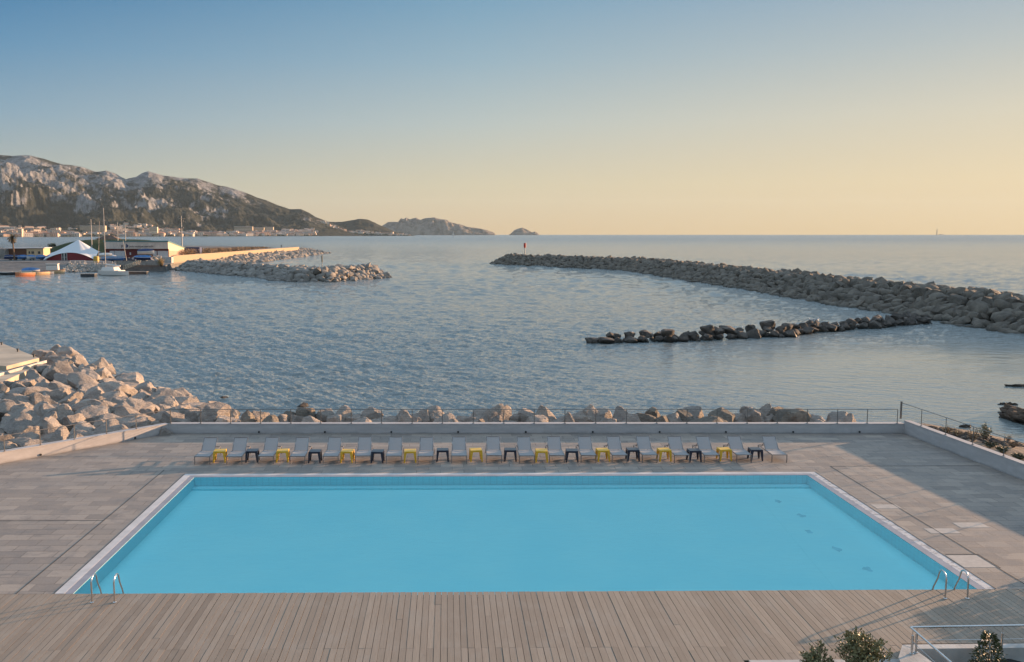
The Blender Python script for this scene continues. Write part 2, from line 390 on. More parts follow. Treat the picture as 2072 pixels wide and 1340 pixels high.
# ------------------------------------------------------------------ sea, haze
S = 14000
b = MB(); b.add([(-S, -S, -2.5), (S, -S, -2.5), (S, S, -2.5), (-S, S, -2.5)], [(0, 1, 2, 3)])
struct(b.build('sea', M_SEA, fix=False))
def sea_surface():
    """wind waves as real relief: a sum of short-crested waves, calmer in the lee of the rocks"""
    rs = np.random.RandomState(4)
    ds = [30.0]
    while ds[-1] < 9000: ds.append(ds[-1] + max(.13, ds[-1] ** 2 / 11200 * .42))
    ds = np.array(ds); az = np.linspace(R(-43), R(45), 1500)
    D, A = np.meshgrid(ds, az, indexing='ij'); X = D * np.tan(A); Y = D.copy()
    step = np.maximum(.13, D ** 2 / 11200 * .42)
    calm = lambda cx, cy, sx, sy, lo: lo + (1 - lo) * np.clip((np.hypot((X - cx) / sx, (Y - cy) / sy) - .5) / .8, 0, 1)
    amp = calm(46, 74, 42, 36, .12) * calm(52, 175, 30, 110, .65) * calm(-80, 262, 70, 60, .55)
    outside = np.clip((Y - 380) / 160, 0, 1) * 1.0
    outside = np.maximum(outside, np.clip((X - 88) / 12, 0, 1))
    Z = np.zeros_like(X)
    gust = .8 + .35 * np.sin(X * .021 + 1.3 * np.sin(Y * .013)) * np.sin(Y * .031 + X * .008)
    cstep = D * (R(88) / 1500) * 1.15
    for i in range(170):
        lam = .34 * (36.0) ** (i / 169) * (1 + .1 * rs.rand()); th = R(90) + rs.uniform(-1, 1) * R(66); k_ = 2 * np.pi / lam; ph = rs.rand() * 6.28
        att = np.clip((lam / abs(math.sin(th)) / step - 1.3) / 1.4, 0, 1) * np.clip((lam / max(.02, abs(math.cos(th))) / cstep - 1.6) / 1.6, 0, 1)
        att *= np.clip(D * .0105 / lam, .045, 1)      # longer waves only build up away from the shore
        Z += .0100 * lam * att * np.sin(k_ * (X * np.cos(th) + Y * np.sin(th)) + ph + .8 * np.sin(k_ * .24 * (X * np.sin(th) - Y * np.cos(th)) + ph * 3))
    Z = Z * gust * amp * (1 + .25 * outside)
    Z = np.clip(Z, -.42, 1.2) - 2.0
    nr, nc = D.shape; me = bpy.data.meshes.new('sea'); co = np.stack([X, Y, Z], -1).reshape(-1, 3)
    me.vertices.add(nr * nc); me.vertices.foreach_set('co', co.astype(np.float32).ravel())
    i0_ = (np.arange(nr - 1)[:, None] * nc + np.arange(nc - 1)[None]).ravel(); q = np.stack([i0_, i0_ + 1, i0_ + nc + 1, i0_ + nc], -1)
    me.loops.add(q.size); me.loops.foreach_set('vertex_index', q.ravel().astype(np.int32))
    me.polygons.add(len(q)); me.polygons.foreach_set('loop_start', (np.arange(len(q)) * 4).astype(np.int32))
    me.update(calc_edges=True); me.shade_smooth(); me.materials.append(M_SEA)
    o_ = bpy.data.objects.new('sea', me); C.objects.link(o_); struct(o_); print('sea', nr, nc)
sea_surface()

# ------------------------------------------------------------------ terrace
PX0, PX1, PY0, PY1 = -10.5, 14.93, 24.98, 37.6
LW = [Vector((-13.75, 45.75, 0)), Vector((-34.0, 23.2, 0))]       # left wall, inner face
BW = [Vector((-13.75, 45.75, 0)), Vector((22.52, 45.30, 0))]      # back wall, inner face
RW = [Vector((22.52, 45.30, 0)), Vector((24.05, 18.0, 0))]        # right wall, inner face
def quad(b_, pts, z=0): b_.add([(p[0], p[1], z) for p in pts], [tuple(range(len(pts)))])
b = MB()
lwx = lambda y: -13.75 + (y - 45.75) * (-20.25 / -22.55)
rwx = lambda y: 22.52 + (45.30 - y) * (1.53 / 27.3)
quad(b, [(lwx(PY1), PY1), (PX0 - .27, PY1), (PX0 - .27, PY1 + .27), (PX1 + .27, PY1 + .27), (PX1 + .27, PY1), (rwx(PY1), PY1), (22.52, 45.30), (-13.75, 45.75)])
quad(b, [(lwx(PY0), PY0), (PX0 - .27, PY0), (PX0 - .27, PY1), (lwx(PY1), PY1)])
quad(b, [(PX1 + .27, PY0), (rwx(PY0), PY0), (rwx(PY1), PY1), (PX1 + .27, PY1)])
struct(b.build('terrace', M_PAVE))
# replaced paler slabs flush with the paving
M_SLAB = simple('pale_new_slab', (0.40, 0.36, 0.32), 0.8, var=0.1, sc=6, bump=0.002)
b = MB()
for (x, y, sx, sy) in ((15.75, 27.2, .98, 1.05), (17.7, 30.7, .98, .55), (16.4, 30.1, .98, .5), (15.85, 32.9, .9, .5)):
    b.box((x, y, 0.0015), (sx, sy, 0.007))
struct(b.build('paving_patches', M_SLAB))
b = MB()
hx, hy = 15.85, 27.25
M_JOINT = simple('dark_joint', (0.03, 0.028, 0.026), 0.9)
for a_, c_ in (((PX0 - 1.32, PY0), (PX0 - 1.32, PY1 + .9)), ((PX1 + 1.3, PY0), (PX1 + 1.3, PY1 + 1.2)), ((PX1 + 1.3, PY1 + 1.2), (22.6, PY1 + 1.2)),
               ((PX0 - .28, PY0), (PX0 - .28, PY1 + .28)), ((PX1 + .28, PY0), (PX1 + .28, PY1 + .28)), ((-16, 31.6), (PX0 - 1.3, 31.6)), ((15.3, 27.8), (16.3, 27.8)), ((16.3, 26.6), (16.3, 27.8))):
    b.bar((*a_, 0.006), (*c_, 0.006), 0.022, 0.004)
struct(b.build('paving_joints', M_JOINT))

# pool
pool = empty('swimming_pool', (0, 0, 0), 0, 'long rectangular pale blue swimming pool sunk in the stone terrace', 'swimming pool')
M_COPE = simple('white_coping_stone', (0.52, 0.50, 0.49), 0.75, var=0.1, sc=2.0, bump=0.003)
k = NT('worn_coping'); p = k.pos(); wn = k.noise(p, 3.2, 8, 0.75)
c = k.mix(k.ramp(wn, 0.50, 0.56), (0.52, 0.50, 0.49), (0.30, 0.29, 0.29)); k.pr(c, 0.8, 0, k.bump(wn, 0.6, 0.02)); M_COPEW = k.m
b = MB(); zt = 0.004
b.prism([(PX0 - .27, PY0), (PX0, PY0), (PX0, PY1), (PX0 - .27, PY1 + .27)], -.15, zt)
b.prism([(PX0 - .27, PY1 + .27), (PX0, PY1), (PX1, PY1), (PX1 + .27, PY1 + .27)], -.15, zt)
b.build('coping', M_COPE, pool)
b = MB(); b.prism([(PX1, PY0), (PX1 + .27, PY0), (PX1 + .27, PY1 + .27), (PX1, PY1)], -.15, zt - .002)
tag(b.build('coping', M_COPEW, pool), 'worn chipped pale coping along the right side of the pool')
M_GUT = simple('grey_gutter_tile', (0.27, 0.27, 0.30), 0.6, var=0.1, sc=2)
b = MB(); g_ = .24; zg = .0
b.prism([(PX0, PY0), (PX0 + g_, PY0), (PX0 + g_, PY1 - g_), (PX0, PY1)], -.5, zg)
b.prism([(PX0, PY1), (PX0 + g_, PY1 - g_), (PX1 - g_, PY1 - g_), (PX1, PY1)], -.5, zg)
b.prism([(PX1 - g_, PY0), (PX1, PY0), (PX1, PY1), (PX1 - g_, PY1 - g_)], -.5, zg)
b.build('gutter', M_GUT, pool)
b = MB(); i0, i1, j0, j1 = PX0 + g_ + .002, PX1 - g_ - .002, PY0 - .3, PY1 - g_ - .002; zd = -0.44
b.add([(i0, j0, -.01), (i0, j1, -.01), (i1, j1, -.01), (i1, j0, -.01), (i0, j0, zd), (i0, j1, zd), (i1, j1, zd), (i1, j0, zd)],
      [(0, 1, 5, 4), (1, 2, 6, 5), (2, 3, 7, 6), (3, 0, 4, 7)])
b.build('pool_wall', M_PTILE, pool, fix=False)
b = MB(); b.add([(i0, j0, zd), (i1, j0, zd), (i1, j1, zd), (i0, j1, zd)], [(0, 1, 2, 3)])
b.build('pool_floor', M_PFLOOR, pool, fix=False)
b = MB()   # submerged ledge and shallow steps on the right
b.box(((i0 + i1) / 2, j1 - .22, zd + .04), (i1 - i0 - .01, .42, .08)); b.build('ledge', M_PTILE, pool)
b = MB()
b.prism([(i1 - 3.6, j0 + .01), (i1 - .01, j0 + .01), (i1 - .01, j1 - .45), (i1 - 2.4, j1 - .45)], zd + .002, zd + .006); b.build('shallow_shelf', M_PFLOOR, pool)
M_STAIN = simple('dark_sediment', (0.17, 0.68, 0.76), 0.9)
for i in range(6):
    b = MB(); t = i / 5 * .9 + .1; cx = i1 - 2.0 + .25 * math.sin(i * 2.1); cy = j1 - 1.2 - t * 10.3; n_ = 11
    b.add([(cx + (.06 + .14 * random.random()) * math.cos(2 * math.pi * q / n_), cy + (.12 + .2 * random.random()) * math.sin(2 * math.pi * q / n_), zd + .009) for q in range(n_)], [tuple(range(n_))])
    b.build('sediment_patch', M_STAIN, pool, fix=False)
b = MB(); b.add([(i0, PY0 - .2, -.016), (i1, PY0 - .2, -.016), (i1, j1, -.016), (i0, j1, -.016)], [(0, 1, 2, 3)])
struct(b.build('pool_water', M_PWATER, fix=False))

# wooden deck: real boards with gaps
b = MB(); tone = []
rng = random.Random(3); x = -19.0; i = 0
while x < 24.0:
    pit = 0.163; wd = 0.153
    ys = [24.97, 24.97 - 3.52 + (0.0 if i % 2 else 0.0), 24.97 - 7.1, 12.0]
    if rng.random() < .28: ys = [24.97] + sorted([24.97 - rng.uniform(.8, 11) for _ in range(3)], reverse=True) + [12.0]
    for y1, y0 in zip(ys[:-1], ys[1:]):
        if y1 - y0 < .05: continue
        t = min(1, max(0, rng.gauss(.5, .17)))
        o0 = len(b.f); dz = rng.uniform(-.0025, .0025); dx = rng.uniform(-.003, .003)
        if x < 9.6 or y0 > 21 or True:
            yy0 = max(y0, 20.72) if 6.9 < x < 10.9 else (max(y0, 21.55) if x >= 10.9 else y0)
            if yy0 >= y1: continue
            b.box((x + dx, (y1 + yy0) / 2, -.014 + dz), (wd, y1 - yy0 - .004, .028))
        tone += [t] * (len(b.f) - o0)
    x += pit; i += 1
o = struct(b.build('wooden_deck', M_WOOD, fix=False))
at_ = o.data.attributes.new('tone', 'FLOAT', 'FACE'); at_.data.foreach_set('value', tone)
b = MB(); quad(b, [(-22, 11), (10.9, 11), (10.9, 24.9), (-22, 24.9)], -.06); quad(b, [(10.9, 21.6), (24.2, 21.6), (24.2, 24.9), (10.9, 24.9)], -.06)
quad(b, [(-36, 11), (-22, 11), (-22, 24.97), (-36, 24.97)], -.02)
struct(b.build('deck_base', M_JOINT))
b = MB(); b.prism([(6.95, 17.5), (10.55, 17.5), (10.55, 20.70), (6.95, 20.70)], -.2, .012); struct(b.build('concrete_path', M_CONC))

# ladders
def make_ladder(lean):
    root = empty('pool_ladder', (0, 0, 0))
    for s_ in (-.3, .3):
        pts = [(s_, 0, 0)] + [(s_, 0, z) for z in (.2, .4, .55)]
        for q in range(1, 9):
            a_ = math.pi * q / 9 * 0.93; pts.append((s_, .19 - .19 * math.cos(a_), .55 + .16 * math.sin(a_)))
        pts += [(s_, .44, .40), (s_, .62, .12), (s_, .72, -.12), (s_, .74, -.7)]
        b_ = MB(); b_.tube(pts, .023, 10); b_.build('handrail', M_STEEL, root, True)
        b_ = MB(); b_.tube([(s_, 0, .001), (s_, 0, .02), (s_, 0, .035)], [.055, .055, .03], 14); b_.build('base_flange', M_STEEL, root, True)
    for z in (-.3, -.55):
        b_ = MB(); b_.box((0, .74, z), (.56, .08, .025)); b_.build('step', M_STEEL, root)
    return root
ld = make_ladder(0); ld.location = (-9.2, 24.33, 0)
tag(ld, 'stainless steel pool ladder with two hooped handrails at the left corner of the pool', 'pool ladder')
l2 = copy_tree(ld); l2.location = (13.73, 24.30, 0); tag(l2, 'stainless steel pool ladder with two hooped handrails at the right corner of the pool', 'pool ladder')

# ------------------------------------------------------------------ boundary walls and railings
def wall(name, a, b_, h, th, label, outlets=(), drop=3.0):
    a, b_ = Vector(a), Vector(b_); root = empty(name, (a.x, a.y, 0), 0, label, 'wall')
    d = (b_ - a).normalized(); n_ = Vector((-d.y, d.x, 0))      # outward (left of direction)
    m = MB(); A = Vector((0, 0, 0)); B = b_ - a
    m.prism([A, B, B + n_ * th, A + n_ * th], -drop, h - .045); m.build('wall_face', M_WALL, root)
    m = MB(); m.prism([A - n_ * .015, B - n_ * .015, B + n_ * (th + .015), A + n_ * (th + .015)], h - .044, h); m.build('wall_cap', M_WALL, root)
    for t in outlets:
        q = d * t; m = MB(); m.tube([q - n_ * .035 + Vector((0, 0, .085)), q + n_ * .01 + Vector((0, 0, .085))], .048, 12)
        m.build('drain_outlet', M_BLACK, root)
    return root
dB = (BW[1] - BW[0]).normalized()
outs = []
for px in (521.8, 656, 791, 927, 1064.7, 1201, 1337, 1472, 1609, 1744):
    g0 = at(px, 880); outs.append((g0 - BW[0]).dot(dB))
wall('boundary_wall', BW[0], BW[1], .50, .34, 'low grey rendered wall running along the sea side of the terrace behind the loungers', outs)
dL = (LW[1] - LW[0]).normalized()
# left wall is walked from far corner to near, outward is to its right -> swap ends
lo = [(at(px, py) - LW[1]).dot(-dL) for px, py in ((285, 893), (85, 925))]
wall('boundary_wall', LW[1], LW[0], .50, .30, 'pale sunlit angled wall along the left side of the terrace beside the boulders', lo)
wall('boundary_wall', RW[0], RW[1], .66, .28, 'shaded grey wall along the right side of the terrace beside the beach', ())

def railing(base, pts, h, label, r=.016, cables=5, post=(.036, .014)):
    base = Vector(base); root = empty('railing', base, 0, label, 'railing')
    P = [Vector(p) - base for p in pts]
    for i, p in enumerate(P):
        d = (P[min(i + 1, len(P) - 1)] - P[max(i - 1, 0)]).normalized()
        m = MB(); m.bar(p, p + Vector((0, 0, h - r)), post[1], post[0], up=d); m.box(p + Vector((0, 0, .008)), (.09, .09, .016)); m.build('post', M_GALV, root)
    m = MB(); m.tube([P[0] - (P[1] - P[0]).normalized() * .05 + Vector((0, 0, h))] + [p + Vector((0, 0, h)) for p in P[1:]], r, 8); m.build('handrail', M_GALV, root)
    for c_ in range(cables):
        z = h * (c_ + 1) / (cables + 1); m = MB(); m.tube([p + Vector((0, 0, z)) for p in P], .0035, 4); m.build('cable', M_GALV, root)
    return root
bp = []
for px in (345.0, 406, 466.6, 527.3, 588.5, 649, 710.8, 772, 834, 895, 957.7, 1019.5, 1081, 1143, 1205.5, 1267.4, 1329, 1390, 1451, 1512, 1573, 1633.7, 1694.6, 1755, 1816):
    g0 = at(px, 857, .5); t = (g0 - BW[0]).dot(dB); q = BW[0] + dB * t; bp.append((q.x, q.y + .06, .5))
railing(bp[0], bp, .70, 'thin grey cable railing on top of the sea side wall behind the loungers')
lp = []
for px, py in ((344, 856), (284, 870), (223, 880), (157.5, 891), (90, 903.5), (17.6, 916), (-62, 930), (-150, 946)):
    g0 = at(px, py, .5); t = (g0 - LW[0]).dot(dL); q = LW[0] + dL * t; lp.append((q.x - .045, q.y + .04, .5))
lp[0] = (lp[0][0] + .02, lp[0][1] - .02, .5)
railing(lp[0], lp, .68, 'thin cable railing on top of the pale left wall in front of the boulders')
dR = (RW[1] - RW[0]).normalized(); rp = []
for px, py in ((1831, 847), (1876, 862), (1924, 880), (1976, 900), (2032, 923), (2096, 948), (2168, 975)):
    g0 = at(px, py, .66); t = (g0 - RW[0]).dot(dR); q = RW[0] + dR * t; rp.append((q.x + .06, q.y, .66))
rr_ = railing(rp[0], rp, .80, 'taller steel cable railing on top of the right wall by the beach', cables=7)
m = MB(); m.box((0, 0, .43), (.07, .07, .87)); tag(m.build('corner_post', M_GALV, rr_), 'thick square corner post')

# ------------------------------------------------------------------ loungers and stools
k = NT('grey_mesh_fabric'); v = k.obj(); fb = k.noise(k.scale(v, (60, 60, 60)), 1.0, 2)
df = k.n('ShaderNodeBsdfPrincipled'); df.inputs['Base Color'].default_value = (0.30, 0.30, 0.31, 1); df.inputs['Roughness'].default_value = .75
k.l(k.mix(k.ramp(fb, .3, .7), (0.38, 0.375, 0.375), (0.50, 0.495, 0.49)), df.inputs['Base Color'])
tl = k.n('ShaderNodeBsdfTranslucent'); tl.inputs[0].default_value = (0.5, 0.49, 0.48, 1); mx = k.n('ShaderNodeMixShader'); mx.inputs[0].default_value = .3
k.l(df.outputs[0], mx.inputs[1]); k.l(tl.outputs[0], mx.inputs[2]); k.l(mx.outputs[0], k.out.inputs[0]); M_FAB = k.m
M_LFR = simple('lounger_aluminium', (0.21, 0.19, 0.18), 0.42, 0.35, 0.08)
def make_lounger():
    root = empty('sun_lounger', (0, 0, 0)); W = .64; h = .34; L = 1.9; hg = 1.0; ba = R(42); bl = .72
    m = MB()
    for s_ in (-1, 1): m.bar((s_ * W / 2, 0, h), (s_ * W / 2, L, h), .035, .03)
    m.bar((-W / 2, .0, h), (W / 2, .0, h), .035, .03); m.bar((-W / 2, L, h), (W / 2, L, h), .035, .03); m.bar((-W / 2, hg, h - .02), (W / 2, hg, h - .02), .03, .025)
    m.build('frame', M_LFR, root)
    for s_, y in ((-1, .018), (1, .018), (-1, L - .018), (1, L - .018)):
        m = MB(); m.bar((s_ * W / 2, y, h - .016), (s_ * W / 2, y, 0), .03, .03, up=(0, 1, 0)); m.build('leg', M_LFR, root)
    def sheet(name, y0, z0, y1, z1, sag, par):
        b_ = MB(); nx, ny = 6, 10; vs = []; fs = []
        d = Vector((0, y1 - y0, z1 - z0)); nn = Vector((0, -(z1 - z0), (y1 - y0))).normalized()
        for side in (0, 1):
            for j in range(ny + 1):
                for i_ in range(nx + 1):
                    u = i_ / nx * 2 - 1; t = j / ny
                    s2 = sag * (1 - u * u) * (.6 + .4 * math.sin(math.pi * t)) + .006 * math.sin(t * 9)
                    q = Vector((u * (W / 2 - .016), y0, z0)) + d * t - nn * (s2 + side * .006); vs.append(q)
        n1 = (nx + 1) * (ny + 1)
        for j in range(ny):
            for i_ in range(nx):
                a_ = j * (nx + 1) + i_; fs.append((a_, a_ + 1, a_ + nx + 2, a_ + nx + 1)); fs.append((n1 + a_, n1 + a_ + nx + 1, n1 + a_ + nx + 2, n1 + a_ + 1))
        b_.add(vs, fs); return b_.build(name, M_FAB, par, True, False)
    sheet('seat_fabric', .02, h + .014, hg, h + .014, .025, root)
    ty, tz = hg + bl * math.cos(ba), h + .01 + bl * math.sin(ba)
    m = MB()
    for s_ in (-1, 1): m.bar((s_ * (W / 2 - .035), hg, h + .01), (s_ * (W / 2 - .035), ty, tz), .028, .028)
    m.bar((-W / 2 + .035, ty, tz), (W / 2 - .035, ty, tz), .028, .028)
    bk = m.build('back_frame', M_LFR, root)
    sheet('back_fabric', hg, h + .026, ty, tz + .016, .02, bk)
    m = MB()
    for s_ in (-1,): m.bar((s_ * (W / 2 - .05), hg + bl * .55 * math.cos(ba), h + bl * .55 * math.sin(ba)), (s_ * (W / 2 - .05), hg + bl * .55 * math.cos(ba) + .3, h), .02, .02)
    m.build('back_strut', M_LFR, root)
    return root
lounger = make_lounger()
LXP = [393.9, 458.8, 521.8, 586.2, 653.3, 718.7, 781.4, 845.8, 914.1, 985.5, 1052, 1113.3, 1177, 1240.3, 1302.1, 1366.9, 1427.8, 1494.3, 1566.1]
LX = []
for i, px in enumerate(LXP):
    g0 = at(px + 15, 940.5 if i < 12 else 939); LX.append(g0.x)
    o = lounger if i == 0 else copy_tree(lounger)
    o.location = (g0.x, 39.5 + random.uniform(-.05, .05), 0); o.rotation_euler = (0, 0, R(random.uniform(-1.2, 1.2)))
    if i == 18: lab = 'grey mesh sun lounger at the right end of the row, beyond the last stool'
    elif i == 0: lab = 'grey mesh sun lounger at the left end of the poolside row, left of every stool'
    else:
        left = 'yellow' if i % 2 == 1 else 'dark navy'; right = 'dark navy' if i % 2 == 1 else 'yellow'
        lab = 'grey mesh sun lounger, %s in the row, right of the %s %s stool' % (ORD[i], ORD[(i - 1) // 2], left)
    tag(o, lab, 'sun lounger', 'grey sun loungers lined up behind the pool')
def make_stool(mat):
    root = empty('stool', (0, 0, 0)); h = .50; m = MB()
    w2 = .245
    m.add([(-w2, -w2, h), (w2, -w2, h), (w2, w2, h), (-w2, w2, h), (-w2 - .012, -w2 - .012, h - .02), (w2 + .012, -w2 - .012, h - .02), (w2 + .012, w2 + .012, h - .02), (-w2 - .012, w2 + .012, h - .02),
           (-w2 - .005, -w2 - .005, h - .085), (w2 + .005, -w2 - .005, h - .085), (w2 + .005, w2 + .005, h - .085), (-w2 - .005, w2 + .005, h - .085)],
          [(0, 1, 2, 3)] + [(i_, (i_ + 1) % 4, 4 + (i_ + 1) % 4, 4 + i_) for i_ in range(4)] + [(4 + i_, 4 + (i_ + 1) % 4, 8 + (i_ + 1) % 4, 8 + i_) for i_ in range(4)] + [(11, 10, 9, 8)])
    m.build('seat', mat, root)
    for sx in (-1, 1):
        for sy in (-1, 1):
            m = MB(); c0 = Vector((sx * (w2 - .04), sy * (w2 - .04), h - .08)); c1 = Vector((sx * (w2 + .0), sy * (w2 + .0), 0))
            vs = []
            for c_, r_ in ((c0, .055), (c1, .026)):
                vs += [c_ + Vector((i_ * r_, j_ * r_, 0)) for i_, j_ in ((-1, -1), (1, -1), (1, 1), (-1, 1))]
            m.add(vs, [(0, 1, 2, 3), (7, 6, 5, 4)] + [(i_, 4 + i_, 4 + (i_ + 1) % 4, (i_ + 1) % 4) for i_ in range(4)]); m.build('leg', mat, root)
    return root
M_YEL = simple('yellow_plastic', (0.76, 0.43, 0.03), 0.35, var=.05)
M_NAVY = simple('navy_plastic', (0.012, 0.018, 0.036), 0.3, var=.05)
sy_, sn_ = make_stool(M_YEL), make_stool(M_NAVY)
cnt = [0, 0]
for i, px in enumerate([442.5, 508, 570, 636.4, 702, 763.8, 829.4, 895.6, 963.5, 1033.9, 1097, 1159, 1222.7, 1284.7, 1348.8, 1408.6, 1473, 1536.7]):
    ye = i % 2 == 0; src = sy_ if ye else sn_; n_ = cnt[i % 2]; cnt[i % 2] += 1
    o = src if n_ == 0 else copy_tree(src)
    g0 = at(px, 937); o.location = (g0.x, 39.95 + random.uniform(-.12, .12), 0); o.rotation_euler = (0, 0, R(random.uniform(-5, 5)))
    tag(o, '%s plastic stool, %s %s one from the left, between two sun loungers' % ('bright yellow' if ye else 'dark navy', ORD[n_], 'yellow' if ye else 'navy'), 'stool',
        'yellow stools between the loungers' if ye else 'navy stools between the loungers')

# ------------------------------------------------------------------ boulders
def rock_verts(seed, sub, rough=.10, flat=1.0):
    rg = random.Random(seed); bm = bmesh.new(); bmesh.ops.create_icosphere(bm, subdivisions=sub, radius=1)
    pl = []
    for _ in range(17):
        n_ = Vector((rg.gauss(0, 1), rg.gauss(0, 1), rg.gauss(0, 1))).normalized(); pl.append((n_, rg.uniform(.60, .98)))
    off = Vector((rg.uniform(0, 50), rg.uniform(0, 50), rg.uniform(0, 50)))
    vs = []
    for v in bm.verts:
        d = v.co.normalized(); r = 1.28
        for n_, h_ in pl:
            c_ = d.dot(n_)
            if c_ > .05: r = min(r, h_ / c_)
        r *= 1 + rough * noise.fractal(d * 2.2 + off, .9, 2.0, 4) + rough * .3 * noise.noise(d * 7 + off)
        vs.append(Vector((d.x * r, d.y * r, d.z * r * flat)))
    fs = [tuple(q.index for q in f.verts) for f in bm.faces]; bm.free()
    return vs, fs
def rock_mesh(name, seed, sub, mat, rough=.10):
    vs, fs = rock_verts(seed, sub, rough); b_ = MB(); b_.add(vs, fs)
    me = b_.mesh(name, mat, False, False); me.shade_smooth(); me.set_sharp_from_angle(angle=R(24)); return me
RK = [rock_mesh('boulder', s_, 4, M_ROCK, .09) for s_ in range(9)]
RKD = [rock_mesh('boulder', 40 + s_, 3, M_ROCKD, .08) for s_ in range(6)]
RKB = [rock_mesh('boulder', 60 + s_, 4, M_ROCKB, .07) for s_ in range(7)]
def boulder(me, loc, s, label, group, rg, sq=.78):
    o = link('boulder', me, None, loc)
    o.scale = (s * rg.uniform(.85, 1.3), s * rg.uniform(.8, 1.1), s * sq * rg.uniform(.85, 1.15))
    o.rotation_euler = (rg.uniform(-.35, .35), rg.uniform(-.35, .35), rg.uniform(0, 6.28))
    return tag(o, label, 'boulder', group)
rg = random.Random(11)
# left bank
wl = [(-35.5, 88.0), (-32.2, 84.0), (-26.2, 75.5), (-21.6, 69.5), (-17.5, 64.5), (-14.2, 61.0)]     # water's edge
def wl_t(x, y):
    """distance inland from the water's edge"""
    best = 1e9
    for a_, c_ in zip(wl[:-1], wl[1:]):
        a_ = Vector(a_); c_ = Vector(c_); d = c_ - a_; p_ = Vector((x, y)); t = max(0, min(1, (p_ - a_).dot(d) / d.dot(d)))
        q = a_ + d * t; dd = (p_ - q); sg = d.x * dd.y - d.y * dd.x
        val = dd.length * (1 if sg < 0 else -1)
        if abs(val) < abs(best): best = val
    return best
n_bank = 0; y = 39.5
cand = []
while y < 90:
    x = -44.0
    row = rg.uniform(0, 1)
    while x < -13.5:
        xx = x + row + rg.uniform(-.35, .35); yy = y + rg.uniform(-.35, .35)
        ins = wl_t(xx, yy)
        wallx = lwx(yy) if yy < 45.75 else -99
        if ins > -.3 and xx < (wallx if yy < 45.75 else -13.2) - (1.05 if yy < 45.75 else 0) and xx > -.495 * yy - 1.6 and not (yy > 68 and xx < -.40 * yy - (yy - 68) * .02 - 2.6 + max(0, 76 - yy) * .8):
            cand.append((xx, yy, ins))
        x += 1.42 + max(0, yy - 45) * .012
    y += 1.26 + max(0, y - 45) * .010
for (xx, yy, ins) in cand:
    z = -2.05 + min(max(.35, 1.45 - max(0, yy - 52) * .045), ins * .15) + rg.uniform(-.12, .22)
    s_ = rg.choice((.58, .68, .78, .88, 1.0)) * (1.0 if rg.random() < .88 else 1.25) * (1 + max(0, yy - 45) * .006)
    if yy < 46.5 or (-16 < xx): s_ = min(s_, 1.0)
    if ins < 2.2: lab, gr = 'rough pale boulder at the water edge of the bank left of the terrace', 'boulders along the water edge of the left bank'
    elif yy < 50: lab, gr = 'rough pale boulder heaped close behind the left terrace wall', 'boulders close behind the left terrace wall'
    else: lab, gr = 'rough pale boulder in the middle of the bank left of the terrace', 'boulders in the middle of the left bank'
    boulder(rg.choice(RK), (xx, yy, z), s_, lab, gr, rg); n_bank += 1
# small filler stones in the gaps, uncountable
b = MB(); small = [rock_verts(100 + i_, 2, .1) for i_ in range(6)]
def scatter(b_, n_, fn, smin, smax, sq=.8):
    for _ in range(n_):
        r_ = fn()
        if r_ is None: continue
        x_, y_, z_ = r_; vs, fs = rg.choice(small); s_ = rg.uniform(smin, smax)
        m_ = Euler((rg.uniform(-.5, .5), rg.uniform(-.5, .5), rg.uniform(0, 6.28))).to_matrix(); sx_, sy2, sz_ = rg.uniform(.8, 1.4), rg.uniform(.7, 1.1), sq * rg.uniform(.8, 1.2)
        b_.add([m_ @ Vector((v_.x * s_ * sx_, v_.y * s_ * sy2, v_.z * s_ * sz_)) + Vector((x_, y_, z_)) for v_ in vs], fs)
def f1():
    x_, y_, ins = rg.choice(cand); return x_ + rg.uniform(-1, 1), y_ + rg.uniform(-1, 1), -2.3 + min(1.3, max(0, ins) * .15)
scatter(b, 420, f1, .25, .6)
tag(b.build('rubble', M_ROCK, None, True, False), 'small stones filling the gaps between the pale boulders', 'rubble', None, 'stuff')
b = MB()   # ground below the bank
nx, ny = 44, 60
vs = [(-48 + 36 * i_ / nx, 38 + 52 * j_ / ny, -2.6 + min(1.1, max(-.6, wl_t(-48 + 36 * i_ / nx, 38 + 52 * j_ / ny) * .14))) for j_ in range(ny + 1) for i_ in range(nx + 1)]
b.add(vs, [(j_ * (nx + 1) + i_, j_ * (nx + 1) + i_ + 1, (j_ + 1) * (nx + 1) + i_ + 1, (j_ + 1) * (nx + 1) + i_) for j_ in range(ny) for i_ in range(nx)])
M_BED = simple('dark_bank_earth', (0.06, 0.052, 0.045), 0.95)
struct(b.build('bank_ground', M_BED, fix=False))
# row behind the sea wall
wr = []
spec = [(400, .1, 1.0), (445, 1.3, 1.3), (478, .1, 1.0), (505, .3, 1.15), (552, .05, 1.25), (595, .0, 1.0), (620, .6, .95), (668, .2, .95), (700, .0, .7), (735, .15, 1.25), (775, .55, 1.25), (800, .1, .9), (822, .5, 1.2), (842, .2, .7),
        (862, .0, .9), (893, .55, 1.0), (915, .0, .95), (940, .1, .75), (960, .15, 1.0), (990, .2, 1.35), (1010, .3, .9), (1030, .3, 1.05), (1062, .1, 1.25), (1088, .6, 1.2), (1110, .45, 1.25), (1140, .55, 1.3), (1168, .35, .9), (1195, .3, 1.2), (1215, .5, 1.0), (1245, .1, .8), (1268, .25, 1.1),
        (1300, .1, 1.1), (1330, .25, 1.0), (1375, .55, 1.4), (1405, .35, .9), (1425, .6, 1.35), (1465, .75, 1.6), (1492, .2, .9), (1505, .35, 1.0), (1540, .3, 1.0), (1562, .3, 1.1), (1590, .25, 1.2), (1625, .2, 1.2), (1645, .0, .9), (1675, -.1, .9), (1715, -.2, .7)]
spx = [q[0] for q in spec]; stp = [q[1] for q in spec]; ssz = [q[2] for q in spec]
px = 396; i_ = 0
